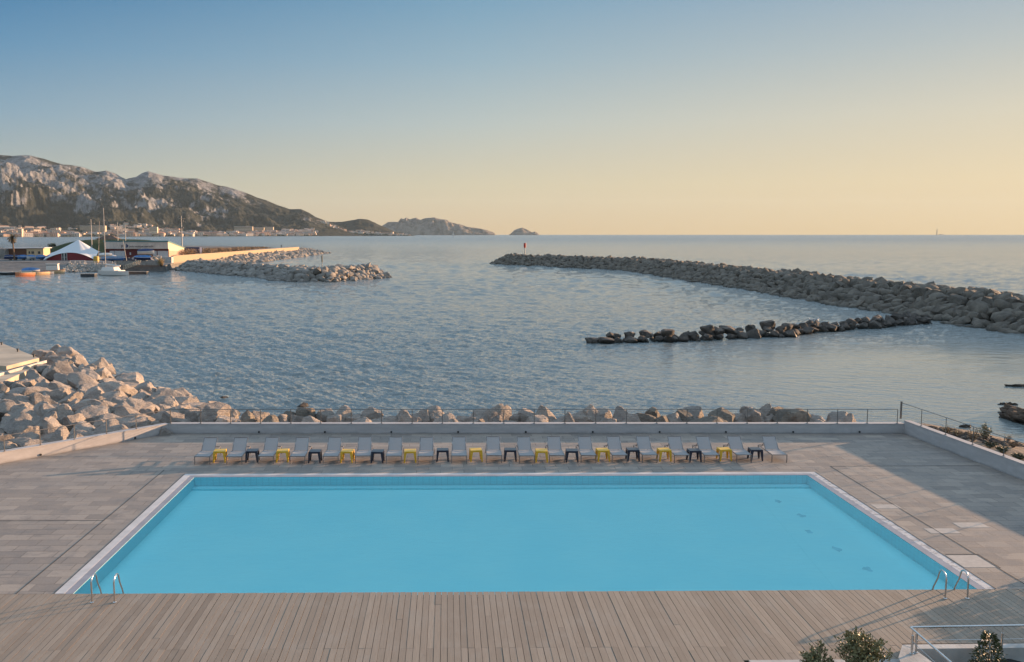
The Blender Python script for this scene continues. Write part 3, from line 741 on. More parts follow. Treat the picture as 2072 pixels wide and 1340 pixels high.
while px < 1722:
    top = float(np.interp(px, spx, stp)); big = max([q[2] for q in spec if abs(q[0] - px) < 14] or [.8])
    s_ = rg.uniform(.52, .80) * (1.0 if big < 1.15 else 1.0 + (big - 1.0) * 1.3); D = 47.9 + rg.uniform(0, 3.2); p_ = atD(px, 850, D)
    j_ = min(range(19), key=lambda q: abs(LX[q] * D / 40.5 - p_.x))
    dark = (470 < px < 660 and i_ % 2) or 1290 < px < 1345 or 1362 < px < 1385 or 1415 < px < 1490 or 1550 < px < 1630
    z = -.12 + top * .50 - s_ * .62 + (D - 48) * .05
    boulder(rg.choice(RK if not dark else RKB), (p_.x, D, z), s_, '%s boulder showing above the sea wall behind the %s lounger from the left' % ('dark weathered' if dark else 'pale', ORD[j_]), 'boulders showing above the sea wall', rg, .85)
    px += 18 + 12 * (s_ - .6) + rg.uniform(-3, 4); i_ += 1
b = MB()
scatter(b, 420, lambda: (lambda y_: (rg.uniform(-14, 20), y_, -.75 - (y_ - 46.5) * .16))(rg.uniform(46.6, 54)), .3, .75)
tag(b.build('rubble', M_ROCKB, None, True, False), 'dark wet stones at the foot of the sea wall', 'rubble', None, 'stuff')
for (px, py, s_) in ((452, 806, .42), (612, 822, .5), (1005, 829, .45)):
    p_ = at(px, py, -2); boulder(RKD[2], (p_.x, p_.y, -2.05), s_, {452: 'small dark rock awash beyond the left boulders', 612: 'small dark rock awash beyond the third and fourth railing posts', 1005: 'small dark rock awash beyond the middle of the sea wall'}[px], 'dark rocks awash near the wall', rg, .5)

# low rock jetty (small)
jp = [(1196, 697), (1250, 696), (1326, 693), (1400, 692), (1460, 689), (1540, 684), (1598, 684), (1662, 674), (1749, 668), (1830, 661), (1890, 655)]
JW = [at(px, py - 2, -2) for px, py in jp]
def along(P, t):
    L = [(b_ - a_).length for a_, b_ in zip(P[:-1], P[1:])]; s_ = t * sum(L)
    for l_, a_, b_ in zip(L, P[:-1], P[1:]):
        if s_ <= l_: return a_ + (b_ - a_) * (s_ / l_), (b_ - a_).normalized()
        s_ -= l_
    return P[-1], (P[-1] - P[-2]).normalized()
Ljet = sum((b_ - a_).length for a_, b_ in zip(JW[:-1], JW[1:]))
n_j = int(Ljet / 1.55); idx = 0
for row in range(2):
    for i_ in range(n_j):
        t = (i_ + (.5 if row else 0) + rg.uniform(-.2, .2)) / n_j
        if t > 1 or (row and t < .03): continue
        p_, d = along(JW, max(0, t)); n_ = Vector((-d.y, d.x, 0))
        s_ = rg.uniform(.55, .95)
        z = -1.85 + (.42 if row else 0) * rg.uniform(.4, 1.3) + (.35 * t)
        q = p_ + n_ * ((1.35 if row else .15) + rg.uniform(-.3, .3))
        lab = 'dark rounded rock on the %s of the low jetty, %s' % ('back row' if row else 'water line', 'near its open end' if t < .33 else ('midway along it' if t < .66 else 'near the big breakwater'))
        boulder(rg.choice(RKD), (q.x, q.y, z), s_, lab, 'dark rocks of the low jetty', rg, .72)
for px, py, s_, lab in ((1437, 672, .95, 'largest domed brown rock perched on top of the low jetty'), (1560, 664, 1.1, 'long flat brown rock lying on top of the low jetty'), (1356, 680, .9, 'broad dark rock with a gull above it on the low jetty')):
    p_ = at(px, py + 16, -2); boulder(RKD[3], (p_.x, p_.y + 1.3, -.95), s_, lab, 'dark rocks of the low jetty', rg, .7)
b = MB()
scatter(b, 150, lambda: tuple((lambda p_: (p_[0].x + rg.uniform(-.8, .8), p_[0].y + rg.uniform(-.2, 2.6), -2.0))(along(JW, rg.random()))), .25, .55)
tag(b.build('rubble', M_ROCKD, None, True, False), 'small wet stones between the rocks of the low jetty', 'rubble', None, 'stuff')

# big breakwaters
def breakwater(name, W, width, hgt, spacing, rs, mat, label, n_named=0, near=None, meshes=RKB, lab2='', grp='', nrows=None, slope=.42):
    """W: near-side waterline polyline; rocks lie on a trapezoid section behind it"""
    L = sum((b_ - a_).length for a_, b_ in zip(W[:-1], W[1:]))
    core = MB(); N = 60; prof = [(-.8, -3), (width * slope * .9, hgt * .62 - 2.5), (width * (1 - slope * .6), hgt * .62 - 2.5), (width + 1, -3)]
    rings = []
    for i_ in range(N + 1):
        t = i_ / N; p_, d = along(W, t); n_ = Vector((-d.y, d.x, 0)); e = min(1, t * L / 9, ) if True else 1
        rings.append([p_ + n_ * (width / 2 + (u - width / 2) * (.35 + .65 * e)) + Vector((0, 0, (z + 2.0 if z > -2.9 else 0) * (.3 + .7 * e) + (z if z < -2.9 else 0) - (0 if z < -2.9 else 0))) for u, z in prof])
    core.add([v for r_ in rings for v in r_], [(i_ * 4 + q, i_ * 4 + q + 1, (i_ + 1) * 4 + q + 1, (i_ + 1) * 4 + q) for i_ in range(N) for q in range(3)])
    struct(core.build('breakwater_core', M_BED, fix=False))
    items = []
    s_ = 0.0
    while s_ < L:
        t = s_ / L; p_, d = along(W, t); n_ = Vector((-d.y, d.x, 0)); e = min(1, .3 + .7 * s_ / 8)
        u = -.1
        while u < width:
            uu = u + rg.uniform(-.25, .25) * rs
            if uu < width * slope: z = -2 + hgt * uu / (width * slope)
            elif uu < width * .72: z = -2 + hgt + rg.uniform(-.2, .2)
            else: z = -2 + hgt * (width - uu) / (width * .28)
            q = p_ + n_ * (width / 2 + (uu - width / 2) * e) + d * rg.uniform(-.4, .4) * rs
            items.append((q.x, q.y, -2 + (z + 2) * e - rs * .35, rs * rg.uniform(.62, 1.12), uu))
            u += rs * 1.12
        s_ += rs * 1.25
    items.sort(key=lambda a_: (a_[0] ** 2 + a_[1] ** 2) * (1 if a_[4] < width * .6 else 1.5))
    for it in items[:n_named]:
        if it[0] > it[1] * .62 + 3: pass
        lab = lab2[0] if it[4] < 1.5 else (lab2[1] if it[4] < width * slope else lab2[2])
        boulder(rg.choice(meshes), it[:3], it[3], lab, grp, rg, .8)
    b_ = MB()
    for it in items[n_named:]:
        vs, fs = rg.choice(small); m_ = Euler((rg.uniform(-.5, .5), rg.uniform(-.5, .5), rg.uniform(0, 6.28))).to_matrix()
        sx_, sy2, sz_ = rg.uniform(.85, 1.3), rg.uniform(.8, 1.1), rg.uniform(.65, .95)
        b_.add([m_ @ Vector((v_.x * it[3] * sx_, v_.y * it[3] * sy2, v_.z * it[3] * sz_)) + Vector(it[:3]) for v_ in vs], fs)
    o = b_.build(name, mat, None, True, False); tag(o, label, 'breakwater', None, 'stuff'); return o
BWp = [(975, 533), (982, 533.5), (1000, 535), (1100, 539), (1265, 547.6), (1386, 567), (1500, 584), (1600, 602), (1700, 619), (1790, 632), (1860, 646), (1969, 661), (2072, 679), (2200, 705), (2400, 745)]
breakwater('breakwater', [at(x_, y_, -2) for x_, y_ in BWp], 17, 3.3, 1, 1.32, M_ROCKB, 'long grey rock breakwater stretching away across the bay on the right', 40, None, RKB,
           ['grey block at the foot of the long breakwater near the right edge', 'grey block on the slope of the long breakwater near the right edge', 'grey block on the crest of the long breakwater near the right edge'], 'nearest blocks of the long breakwater')
JB = [at(x_, y_, -2) for x_, y_ in ((796, 561), (750, 565), (680, 570), (600, 571), (552, 568), (535, 563), (450, 556), (335, 545))]
JB2 = []
def breakwater_rev(name, pts, *a, **kw):
    """polyline given right to left: sweep it left to right so that 'behind' is away from the camera"""
    return breakwater(name, pts, *a, **kw)
breakwater('breakwater', [at(x_, y_, -2) for x_, y_ in ((335, 545), (450, 556), (535, 563), (552, 568), (600, 571), (680, 570), (750, 565), (793, 561))], 13, 2.9, 1, 1.35, M_ROCKH,
           'pale rubble mole in front of the harbour with its tip pointing right', 0)
breakwater('breakwater', [at(x_, y_, -2) for x_, y_ in ((330, 540), (400, 536), (480, 533), (530, 530), (560, 526), (610, 520), (664, 512))], 30, 2.5, 1, 1.9, M_ROCKH,
           'brown rubble bank below the long sunlit harbour wall', 0)

# ------------------------------------------------------------------ sea rocks and beach at the right
b = MB(); nx, ny = 90, 90
SHa, SHb = at(1876, 855, -2), at(2072, 892, -2)
dS = (SHb - SHa).normalized(); nS = Vector((dS.y, -dS.x, 0))
if (Vector((23, 40, 0)) - SHa).dot(nS) < 0: nS = -nS
def beach_z(x_, y_):
    d_ = (Vector((x_, y_, 0)) - Vector((SHa.x, SHa.y, 0))).dot(nS)
    d_ = min(d_, (x_ - (24.0 + max(0, y_ - 45) * .42)) * 1.2)
    return -2.02 + max(-1.2, min(d_ * .10, .35 + d_ * .05)) + .06 * noise.noise(Vector((x_ * .5, y_ * .5, 0))) + .04 * noise.noise(Vector((x_ * 1.7, y_ * 1.7, 3)))
vs = []
for j_ in range(ny + 1):
    for i_ in range(nx + 1):
        y_ = 18 + 46 * j_ / ny; x_ = rwx(min(y_, 45.3)) + .2 + 40 * (i_ / nx) ** 1.5
        vs.append((x_, y_, beach_z(x_, y_)))
b.add(vs, [(j_ * (nx + 1) + i_, j_ * (nx + 1) + i_ + 1, (j_ + 1) * (nx + 1) + i_ + 1, (j_ + 1) * (nx + 1) + i_) for j_ in range(ny) for i_ in range(nx)])
struct(b.build('beach', M_BEACH, None, True, False))
def beach_at(px, py):
    z = -1.5
    for _ in range(5):
        p_ = at(px, py, z); z = beach_z(p_.x, p_.y)
    return Vector((p_.x, p_.y, z))
# dark band of dried seaweed
b = MB(); p0, p1 = beach_at(1885, 864), beach_at(2090, 905)
dd = p1 - p0
def f2():
    t = rg.random(); p_ = p0 + dd * t + nS * rg.gauss(.9, .5); return p_.x, p_.y, beach_z(p_.x, p_.y) - .02
scatter(b, 420, f2, .08, .3, .35)
tag(b.build('seaweed', simple('dry_seaweed', (0.045, 0.032, 0.024), .95), None, True, False), 'dark band of dried seaweed along the beach', 'seaweed', None, 'stuff')
def reef(px, py, sx_, sy2, sz_, label, rz=0, sub=4, seed=5, zc=-2):
    vs, fs = rock_verts(seed, sub, .28); b_ = MB()
    b_.add([(v_.x * sx_, v_.y * sy2, v_.z * sz_ + .12 * noise.fractal(Vector((v_.x * 4, v_.y * 4, v_.z * 3)), .8, 2, 5)) for v_ in vs], fs)
    p_ = at(px, py, -2); o = b_.build('sea_rock', M_REEF, None, True, False); o.location = (p_.x, p_.y, zc); o.rotation_euler = (0, 0, rz)
    return tag(o, label, 'rock')
M_REEF = m_rock('brown_reef', (0.20, 0.13, 0.085), (0.07, 0.05, 0.038), -2.0, 1.6, (0.16, 0.11, 0.05))
reef(2078, 850, 1.5, 3.3, .75, 'craggy brown reef rock rising from the water at the right edge', 0.0, 5, 5, -2.0)
reef(2070, 782, 1.6, .28, .18, 'upper thin flat rock slab just above the water at the right edge', -.03, 3, 8)
reef(2040, 819, .75, .26, .16, 'lower thin flat rock slab awash near the brown reef', -.25, 3, 9)
reef(1955, 864, .42, .16, .12, 'small dark reef patch in the shallows by the beach', -.1, 3, 10)

# ------------------------------------------------------------------ plants
def leafmat(name, a, b_):
    k = NT(name); c = k.mix(k.noise(k.pos(), 3.5, 3), a, b_)
    ri = k.n('ShaderNodeNewGeometry').outputs['Random Per Island']
    c = k.mix(k.ramp(ri, 0, 1, 0, .6), c, tuple(min(1, x_ * 1.9) for x_ in b_))
    k.pr(c, .5, 0, spec=.4); return k.m
M_OLIVE = leafmat('olive_leaves', (0.10, 0.105, 0.048), (0.17, 0.15, 0.07))
M_DGREEN = leafmat('dark_leaves', (0.018, 0.028, 0.012), (0.045, 0.055, 0.020))
M_DRY = leafmat('dry_stalks', (0.26, 0.17, 0.07), (0.36, 0.25, 0.11))
M_SAGE = leafmat('sage_leaves', (0.09, 0.10, 0.05), (0.16, 0.15, 0.08))
M_BROWNB = leafmat('brown_scrub', (0.12, 0.075, 0.04), (0.19, 0.12, 0.065))
M_STEM = simple('woody_stem', (0.09, 0.06, 0.04), .9)
def leaf(b_, c_, d, ln, wd, rg_):
    d = d.normalized(); s_ = d.cross(Vector((rg_.gauss(0, 1), rg_.gauss(0, 1), rg_.gauss(0, 1)))).normalized()
    b_.add([c_, c_ + d * ln * .5 + s_ * wd, c_ + d * ln, c_ + d * ln * .5 - s_ * wd], [(0, 1, 2, 3)])
def bush(name, loc, w_, h_, n_st, nl, ln, wd, mat, label, cat='shrub', group=None, z0=0.0, seed=1, tall=False):
    rg_ = random.Random(seed); root = empty(name, loc, 0, label, cat, group); st = MB(); lf = MB()
    for i_ in range(n_st):
        a_ = rg_.uniform(0, 6.28); rad = w_ * .5 * math.sqrt(rg_.random()); hh = h_ * rg_.uniform(.62, 1.0) * (1 - .35 * (rad / (w_ * .5)) ** 2)
        e = Vector((rad * math.cos(a_), rad * math.sin(a_), z0 + hh)); m_ = Vector((e.x * .45 + rg_.uniform(-.05, .05), e.y * .45, z0 + hh * .5))
        pts = [Vector((e.x * .1, e.y * .1, 0)), m_, e]; st.tube(pts, [.012, .008, .004], 5)
        for j_ in range(nl):
            t = .25 + .75 * rg_.random() ** .8; c_ = (m_.lerp(e, (t - .5) * 2) if t > .5 else pts[0].lerp(m_, t * 2))
            c_ = c_ + Vector((rg_.gauss(0, 1), rg_.gauss(0, 1), rg_.gauss(0, .8))) * w_ * .035
            dr = (e - m_).normalized() * .7 + Vector((rg_.gauss(0, .8), rg_.gauss(0, .8), rg_.gauss(.1, .6)))
            leaf(lf, c_, dr, ln * rg_.uniform(.6, 1.25), wd * rg_.uniform(.7, 1.2), rg_)
    st.build('stem', M_STEM, root); lf.build('foliage', mat, root, False, False); return root
bush('shrub', (9.15, 19.7, 0), 1.2, 1.2, 56, 70, .09, .021, M_OLIVE, 'large olive green shrub at the bottom edge left of the steel railing', seed=4)
bush('shrub', (8.1, 19.6, 0), .7, .95, 28, 60, .085, .02, M_OLIVE, 'smaller olive shrub at the bottom edge beside the larger shrub', seed=5)
# beach plants
for q, (px, py, w_, h_, mat, lab, nm, cat, ns, nl, ln, wd) in enumerate([
    (1915, 878, .7, .55, M_DRY, 'first low tuft of dry golden stalks beyond the right wall, next to its far corner', 'dry_grass_tuft', 'dry grass', 34, 5, .2, .006),
    (1968, 893, .8, .85, M_DRY, 'tall sparse golden stalks between the third and fourth right wall posts', 'dry_grass_tuft', 'dry grass', 40, 5, .22, .006),
    (1992, 893, .75, 1.15, M_SAGE, 'tall grey green bush with dry stalks behind the fourth right wall post', 'beach_bush', 'bush', 30, 22, .14, .014),
    (2004, 905, .75, .32, M_DGREEN, 'low dark green cushion plant right of the tall beach bush', 'cushion_plant', 'plant', 40, 26, .08, .014),
    (2030, 917, .75, .42, M_DGREEN, 'dark green rounded plant behind the fifth right wall post', 'cushion_plant', 'plant', 44, 28, .08, .014),
    (2050, 906, .5, .34, M_BROWNB, 'small reddish brown plant on the sand beyond the dark cushion plants', 'beach_bush', 'bush', 30, 20, .08, .012),
    (2062, 930, .8, .34, M_DGREEN, 'low dark green plant at the right picture edge beyond the wall', 'cushion_plant', 'plant', 40, 26, .08, .014),
    (1935, 884, .7, .5, M_DRY, 'short golden stalks between the second and third right wall posts', 'dry_grass_tuft', 'dry grass', 34, 5, .2, .006),
    (2040, 895, .5, .5, M_DRY, 'thin dry stalks in front of the dark seaweed near the right edge', 'dry_grass_tuft', 'dry grass', 22, 5, .2, .006)]):
    p_ = beach_at(px, py); bush(nm, p_, w_, h_, ns, nl, ln, wd, mat, lab, cat, 'plants on the beach beyond the right wall', seed=20 + q)

# ------------------------------------------------------------------ sunken corner with steel railing (bottom right)
wy = 21.52
well = empty('stair_wall', (10.9, wy, 0), 0, 'concrete parapet round a sunken brown walled yard at the bottom right corner', 'wall')
M_BROWNW = simple('brown_paint', (0.15, 0.095, 0.075), .8, var=.1, sc=1)
zc = .13
cA = at(1822, 1311, zc); cB = at(1862, 1312, zc); cC = at(1930, 1362, zc); cD = at(1862, 1362, zc)
m = MB(); o0 = Vector((10.9, wy, 0))
far0 = at(1826, 1304.5, zc); farR = Vector((24.4, far0.y + .12, zc)); near0 = at(1850, 1313, zc); nearR = Vector((24.4, near0.y + .12, zc))
m.prism([far0 - o0, near0 - o0, nearR - o0, farR - o0], -.5, zc); 
e1 = at(1935, 1375, zc); e2 = at(1850, 1385, zc)
m.build('parapet', M_CONC, well)
m = MB(); m.prism([far0 - o0 + Vector((-.005, -.004, 0)), near0 - o0 + Vector((0, -.004, 0)), e1 - o0, e2 - o0 + Vector((-.1, 0, 0)), at(1818, 1330, zc) - o0], -.5, zc - .003); m.build('parapet', M_CONC, well)
m = MB(); m.prism([near0 - o0 + Vector((.02, .01, 0)), nearR - o0 + Vector((0, .01, 0)), nearR - o0 + Vector((0, .06, 0)), near0 - o0 + Vector((.02, .06, 0))], -3.2, zc - .03); m.build('inner_wall', M_BROWNW, well)
m = MB(); m.prism([(0.3, .0), (13.5, .0), (13.5, -5.5), (3.8, -5.5)], -3.3, -3.2); m.build('lower_floor', M_BROWNW, well)
m = MB(); m.prism([e1 - o0 + Vector((-.05, 0, 0)), near0 - o0 + Vector((0, 0, 0)), near0 - o0 + Vector((-.06, 0, 0)), e1 - o0 + Vector((-.12, 0, 0))], -3.2, zc - .05); m.build('inner_wall', M_BROWNW, well)
# railing
P1 = at(1843, 1322, zc); h1 = (lambda: None)
rt = empty('railing', (P1.x, P1.y, zc), 0, 'polished stainless steel railing with round top tube at the bottom right corner', 'railing')
hh = .62
P2 = Vector((P1.x + 2.15, P1.y + .06, zc)); P3 = Vector((P1.x + 4.3, P1.y + .12, zc)); Q1 = at(1925, 1340, zc + hh)
def loc_(v_): return Vector(v_) - Vector((P1.x, P1.y, zc))
m = MB(); m.tube([loc_(P1) + Vector((-.02, .02, hh)), loc_(P2) + Vector((0, .02, hh)), loc_(P3) + Vector((3, .08, hh))], .025, 12); m.build('handrail', M_STEEL, rt, True)
dq = (Q1 - Vector((P1.x, P1.y, zc + hh))).normalized()
m = MB(); m.tube([Vector((-.03, .0, hh)), Vector((0, 0, hh)) + dq * 3.2], .025, 12); m.build('handrail', M_STEEL, rt, True)
for p_ in (Vector((0, -.04, 0)), Vector((.13, .03, .0)), loc_(P2)):
    m = MB(); m.tube([p_, p_ + Vector((0, 0, .45))], .026, 12); m.tube([p_ + Vector((0, 0, .44)), p_ + Vector((0, 0, hh))], .009, 8); m.tube([p_, p_ + Vector((0, 0, .015))], .05, 14); m.build('post', M_STEEL, rt, True)
for z in (.30,):
    m = MB(); m.tube([Vector((.13, .03, z)), loc_(P2) + Vector((0, 0, z)), loc_(P3) + Vector((3, .08, z))], .006, 6); m.build('cable', M_STEEL, rt)
    m = MB(); m.tube([Vector((0, 0, z)), Vector((0, 0, z)) + dq * 3.2], .006, 6); m.build('cable', M_STEEL, rt)
    m = MB(); m.tube([Vector((.13, -.02, z)), Vector((.13, .08, z))], .018, 8); m.build('clamp', M_STEEL, rt)
# lamp box on the parapet
pb = at(1991, 1318, zc)
m = MB(); m.box((0, 0, .13), (.25, .1, .26)); m.box((0, 0, .265), (.27, .12, .015)); o = m.build('wall_lamp', simple('rough_grey_casing', (0.42, 0.41, 0.40), .8, var=.25, sc=14, bump=.01)); o.location = (pb.x, pb.y - .02, zc); o.rotation_euler = (0, R(4), R(6))
tag(o, 'small rough grey box fixed below the second post of the steel railing', 'lamp box')
# foliage block added out of view to shade the right end of the deck
hd = empty('added_shade_hedge', (19.1, 20.5, 0), 0, 'unseen leafy shade caster added in a trough right of the deck', 'added_shade_hedge')
m = MB(); m.prism([(0, 0), (.8, 0), (.8, 6.9), (0, 6.9)], 0, .35); m.build('trough', M_CONC, hd)
lf = MB(); rgh0 = random.Random(8)
for _ in range(9000):
    c_ = Vector((rgh0.uniform(.02, .78), rgh0.uniform(.02, 6.88), .3 + .75 * rgh0.random())); leaf(lf, c_, Vector((rgh0.gauss(0, 1), rgh0.gauss(0, 1), rgh0.gauss(.3, 1))), .1, .03, rgh0)
lf.build('foliage', M_DGREEN, hd, False, False)
# climbing plant on a stake
cp = Vector((12.05, 19.9, -3.2)); rg2 = random.Random(9)
root = empty('climbing_plant', cp, 0, 'dark evergreen climbing plant with yellowish leaves rising in front of the steel railing', 'plant')
m = MB(); m.tube([(0, 0, 0), (0.02, 0, 2.2), (0, 0, 3.7)], [.03, .025, .015], 6); m.build('stem', M_STEM, root)
lf = MB()
for _ in range(3800):
    z = rg2.uniform(1.6, 4.18); rr2 = (.08 + .34 * min(1, (4.2 - z) / .75)) * math.sqrt(rg2.random()); a_ = rg2.uniform(0, 6.28)
    c_ = Vector((rr2 * math.cos(a_) + .14 * (4 - z) * .5, rr2 * math.sin(a_), z)); leaf(lf, c_, Vector((math.cos(a_), math.sin(a_), rg2.gauss(.2, .6))), rg2.uniform(.05, .09), rg2.uniform(.012, .022), rg2)
lf.build('foliage', leafmat('climber_leaves', (0.015, 0.025, 0.010), (0.060, 0.065, 0.022)), root, False, False)
# black parasol down in the yard
pp = at(1922, 1322, -.35)
root = empty('parasol', (pp.x + .75, pp.y - 1.15, -3.2), R(12), 'black parasol whose pointed corner shows in the sunken yard', 'parasol')
m = MB(); m.add([(-1.1, -1.1, 2.85), (1.1, -1.1, 2.85), (1.1, 1.1, 2.85), (-1.1, 1.1, 2.85), (0, 0, 3.15), (-1.1, -1.1, 2.82), (1.1, -1.1, 2.82), (1.1, 1.1, 2.82), (-1.1, 1.1, 2.82), (0, 0, 3.12)],
    [(0, 1, 4), (1, 2, 4), (2, 3, 4), (3, 0, 4), (6, 5, 9), (7, 6, 9), (8, 7, 9), (5, 8, 9), (0, 5, 6, 1), (1, 6, 7, 2), (2, 7, 8, 3), (3, 8, 5, 0)]); m.build('canopy', simple('black_canvas', (0.008, 0.008, 0.009), .9), root)
m = MB(); m.tube([(0, 0, 0), (0, 0, 3.1)], .03, 8); m.build('pole', M_GALV, root)

# ------------------------------------------------------------------ quay at the left edge
b = MB(); zq = -.75
P_ = [at(x_, y_, zq) for x_, y_ in ((-140, 640), (0, 693), (79, 724.5), (13, 741), (-140, 730))]
b.prism(P_, -3, zq); quay = b.build('quay', simple('tan_concrete', (0.44, 0.36, 0.27), .9, var=.16, sc=.5, bump=.01))
tag(quay, 'flat tan concrete quay end with iron mooring rings at the left edge', 'quay')
b = MB(); z2 = -1.15
P2_ = [at(x_, y_, z2) for x_, y_ in ((10, 745), (84, 733), (60, 748), (0, 775), (-140, 800), (-140, 742), (-20, 738))]
b.prism(P2_, -3, z2); tag(b.build('quay_step', MATS['tan_concrete']), 'lower concrete landing between the quay and the pale boulders', 'quay step')
b = MB(); a_, c_ = at(-40, 772, z2), at(93, 734, z2); b.bar(a_ + Vector((0, 0, .1)), c_ + Vector((0, 0, .1)), .16, .22)
tag(b.build('kerb_wall', M_CONC), 'narrow pale kerb wall along the lower landing next to the pale boulders', 'kerb wall')
for i_, (px, py) in enumerate(((10, 697.5), (43, 711), (76, 722.5))):
    p_ = at(px, py, zq); m = MB(); m.tube([(0, 0, 0), (0, 0, .22)], .07, 8); m.tube([(0, 0, .2), (0, 0, .27)], .12, 8); o = m.build('bollard', M_BLACK); o.location = (p_.x - .2, p_.y - .25, zq)
    tag(o, 'small iron bollard on the quay, %s from its tip' % ('third', 'second', 'first')[i_], 'bollard', 'bollards on the quay edge')

# ------------------------------------------------------------------ gulls
def make_gull(loc, rz, label, s_=1.0):
    m = MB(); m.ball((0, 0, .24), .1, 2, (2.0, .95, .9)); m.cur = 0; m.ball((.19, 0, .36), .055, 2, (1.1, .9, 1))
    m.tube([(.1, 0, .26), (.17, 0, .34)], [.06, .045], 8)
    m.cur = 1; m.add([(-.1, -.07, .33), (.08, -.06, .33), (-.34, -.01, .27), (-.1, -.1, .24), (-.1, .07, .33), (.08, .06, .33), (-.34, .01, .27), (-.1, .1, .24)], [(0, 1, 2), (0, 2, 3), (4, 6, 5), (4, 7, 6), (0, 4, 5, 1), (0, 2, 6, 4)])
    m.cur = 2; m.tube([(.24, 0, .355), (.31, 0, .34)], [.014, .005], 5); m.tube([(.0, -.03, .16), (0, -.03, 0)], .008, 4); m.tube([(.0, .03, .16), (0, .03, 0)], .008, 4)
    o = m.build('gull', [M_GW, M_GG, M_GY], None, True, False); o.location = loc; o.rotation_euler = (0, 0, rz); o.scale = (1.7 * s_,) * 3
    return tag(o, label, 'gull', 'gulls resting on the low jetty')
M_GW = simple('white_feathers', (.62, .60, .57), .8); M_GG = simple('grey_feathers', (.25, .26, .28), .8); M_GY = simple('yellow_beak', (.5, .3, .05), .6)
dg = bpy.context.evaluated_depsgraph_get()
def drop(x_, y_, z0=6, skip=None):
    bpy.context.view_layer.update()
    hit, loc_h, *_ = SC.ray_cast(bpy.context.evaluated_depsgraph_get(), Vector((x_, y_, z0)), Vector((0, 0, -1)))
    return loc_h if hit else Vector((x_, y_, -1))

for px, py, rz, lab in ((1274, 677, .3, 'white gull standing on the low jetty, nearest its open end'), (1342, 664, 2.8, 'white gull standing above the broad dark rock of the low jetty'), (1496, 668, .2, 'gull on a dark rock left of the long flat rock of the low jetty'),
                    (1557, 655, 1.6, 'upright small gull on the long flat rock of the low jetty'), (1641, 647, 2.9, 'leftmost gull of the pair on the low jetty towards the big breakwater'), (1652, 645, .6, 'rightmost gull of the pair on the low jetty towards the big breakwater')):
    p_ = at(px, 690 - (px - 1190) * .045, -2); best = None
    for k_ in range(9):
        D = p_.y + .2 + k_ * .3; q = at(px, py, -1); xx = p_.x * D / p_.y; h_ = drop(xx, D)
        if best is None or h_.z > best.z: best = h_.copy()
    make_gull((best.x, best.y, best.z - .01), rz, lab)

# ------------------------------------------------------------------ channel marks
p_ = at(1062, 530, -2); p_ = atD(1062, 517, 392)
root = empty('channel_beacon', (p_.x, 392, .9), 0, 'red topped channel beacon on a pale pole near the tip of the long breakwater', 'beacon')
m = MB(); m.tube([(0, 0, 0), (0, 0, 3.3)], [.22, .16], 8); m.build('pole', simple('pale_paint', (.55, .48, .40), .6), root)
m = MB(); m.tube([(0, 0, 3.2), (0, 0, 5.1)], .5, 12); m.build('top_mark', simple('signal_red', (.42, .02, .02), .5), root)
m = MB(); m.tube([(0, 0, -.6), (0, 0, .25)], .6, 12); m.build('base', M_CONC, root)
p_ = atD(652, 541, 262)
root = empty('channel_beacon', (p_.x, 262, p_.z), 0, 'dark slim beacon post standing behind the pale rubble mole', 'beacon')
m = MB(); m.tube([(0, 0, 0), (0, 0, 1.6)], .07, 8); m.build('pole', M_BLACK, root)
m = MB(); m.tube([(0, 0, 1.4), (0, 0, 3.3)], .17, 10); m.build('top_mark', simple('dark_green_paint', (.012, .03, .02), .5), root)
m = MB()
for s_ in (-1, 1): m.bar((-.5 + s_ * .25, 0, -.3), (-.5 + s_ * .25, 0, .9), .04)
m.bar((-.8, 0, .85), (-.05, 0, .85), .04); m.build('guard_rail', M_GALV, root)

# ------------------------------------------------------------------ harbour ground
b = MB()
b.prism([at(x_, y_, 0) for x_, y_ in ((-170, 533), (60, 531), (135, 533), (235, 536), (335, 537), (352, 531), (480, 517), (606, 508.5), (600, 505), (520, 499), (300, 497), (100, 499), (60, 501), (-170, 501))], -3, -.02)
struct(b.build('harbour_ground', M_YARD))
b = MB()
q0, q1, q2, q3 = at(-170, 531, .0), at(138, 533, .0), at(118, 553.5, -2.15), at(-170, 558, -2.15)
b.add([q0, q1, q2, q3], [(0, 1, 2, 3)]); struct(b.build('slipway', M_YARD))
b = MB()
def f3():
    t = rg.random(); u = rg.random(); a_ = at(122 + 118 * t, 551.5 - 1.5 * t, -2); c_ = at(140 + 95 * t, 533.5 + 2 * t, 0); q = a_.lerp(c_, u); return q.x, q.y, q.z - .1
scatter(b, 620, f3, .3, .75)
tag(b.build('rubble', M_ROCKH, None, True, False), 'small rubble slope between the slipway and the dark quay wall', 'rubble', None, 'stuff')
M_TAN = m_render('harbour_wall_render', (0.38, 0.30, 0.20)); M_PLANK = simple('grey_boards', (0.24, 0.215, 0.19), .9, var=.3, sc=.8)
b = MB(); A_, B_ = at(349, 531.5, 0), at(604, 508.3, 0); A_.z = B_.z = 0
b.extr([(-.4, -.5), (.4, -.5), (.4, 2.35), (-.4, 2.35)], A_, B_)
tag(b.build('harbour_wall', M_TAN), 'long tan harbour wall glowing in the sun above the brown rubble bank', 'wall')
b = MB(); b.extr([(-.6, 2.36), (-5.0, 2.36), (-5.0, -.3), (-.6, -.3)], A_.lerp(B_, .55), B_); struct(b.build('harbour_path', M_PLANK))
b = MB(); b.box(tuple(at(338, 532, 0) + Vector((0, 1, .9))), (3.2, 2.5, 2.2)); tag(b.build('stone_pillar', M_CONC), 'squat grey block closing the left end of the tan harbour wall', 'pillar')
b = MB(); a_, c_ = at(236, 536.6, 0), at(330, 537, 0); b.bar(a_ + Vector((0, 0, .7)), c_ + Vector((0, 0, .7)), .2, 1.4)
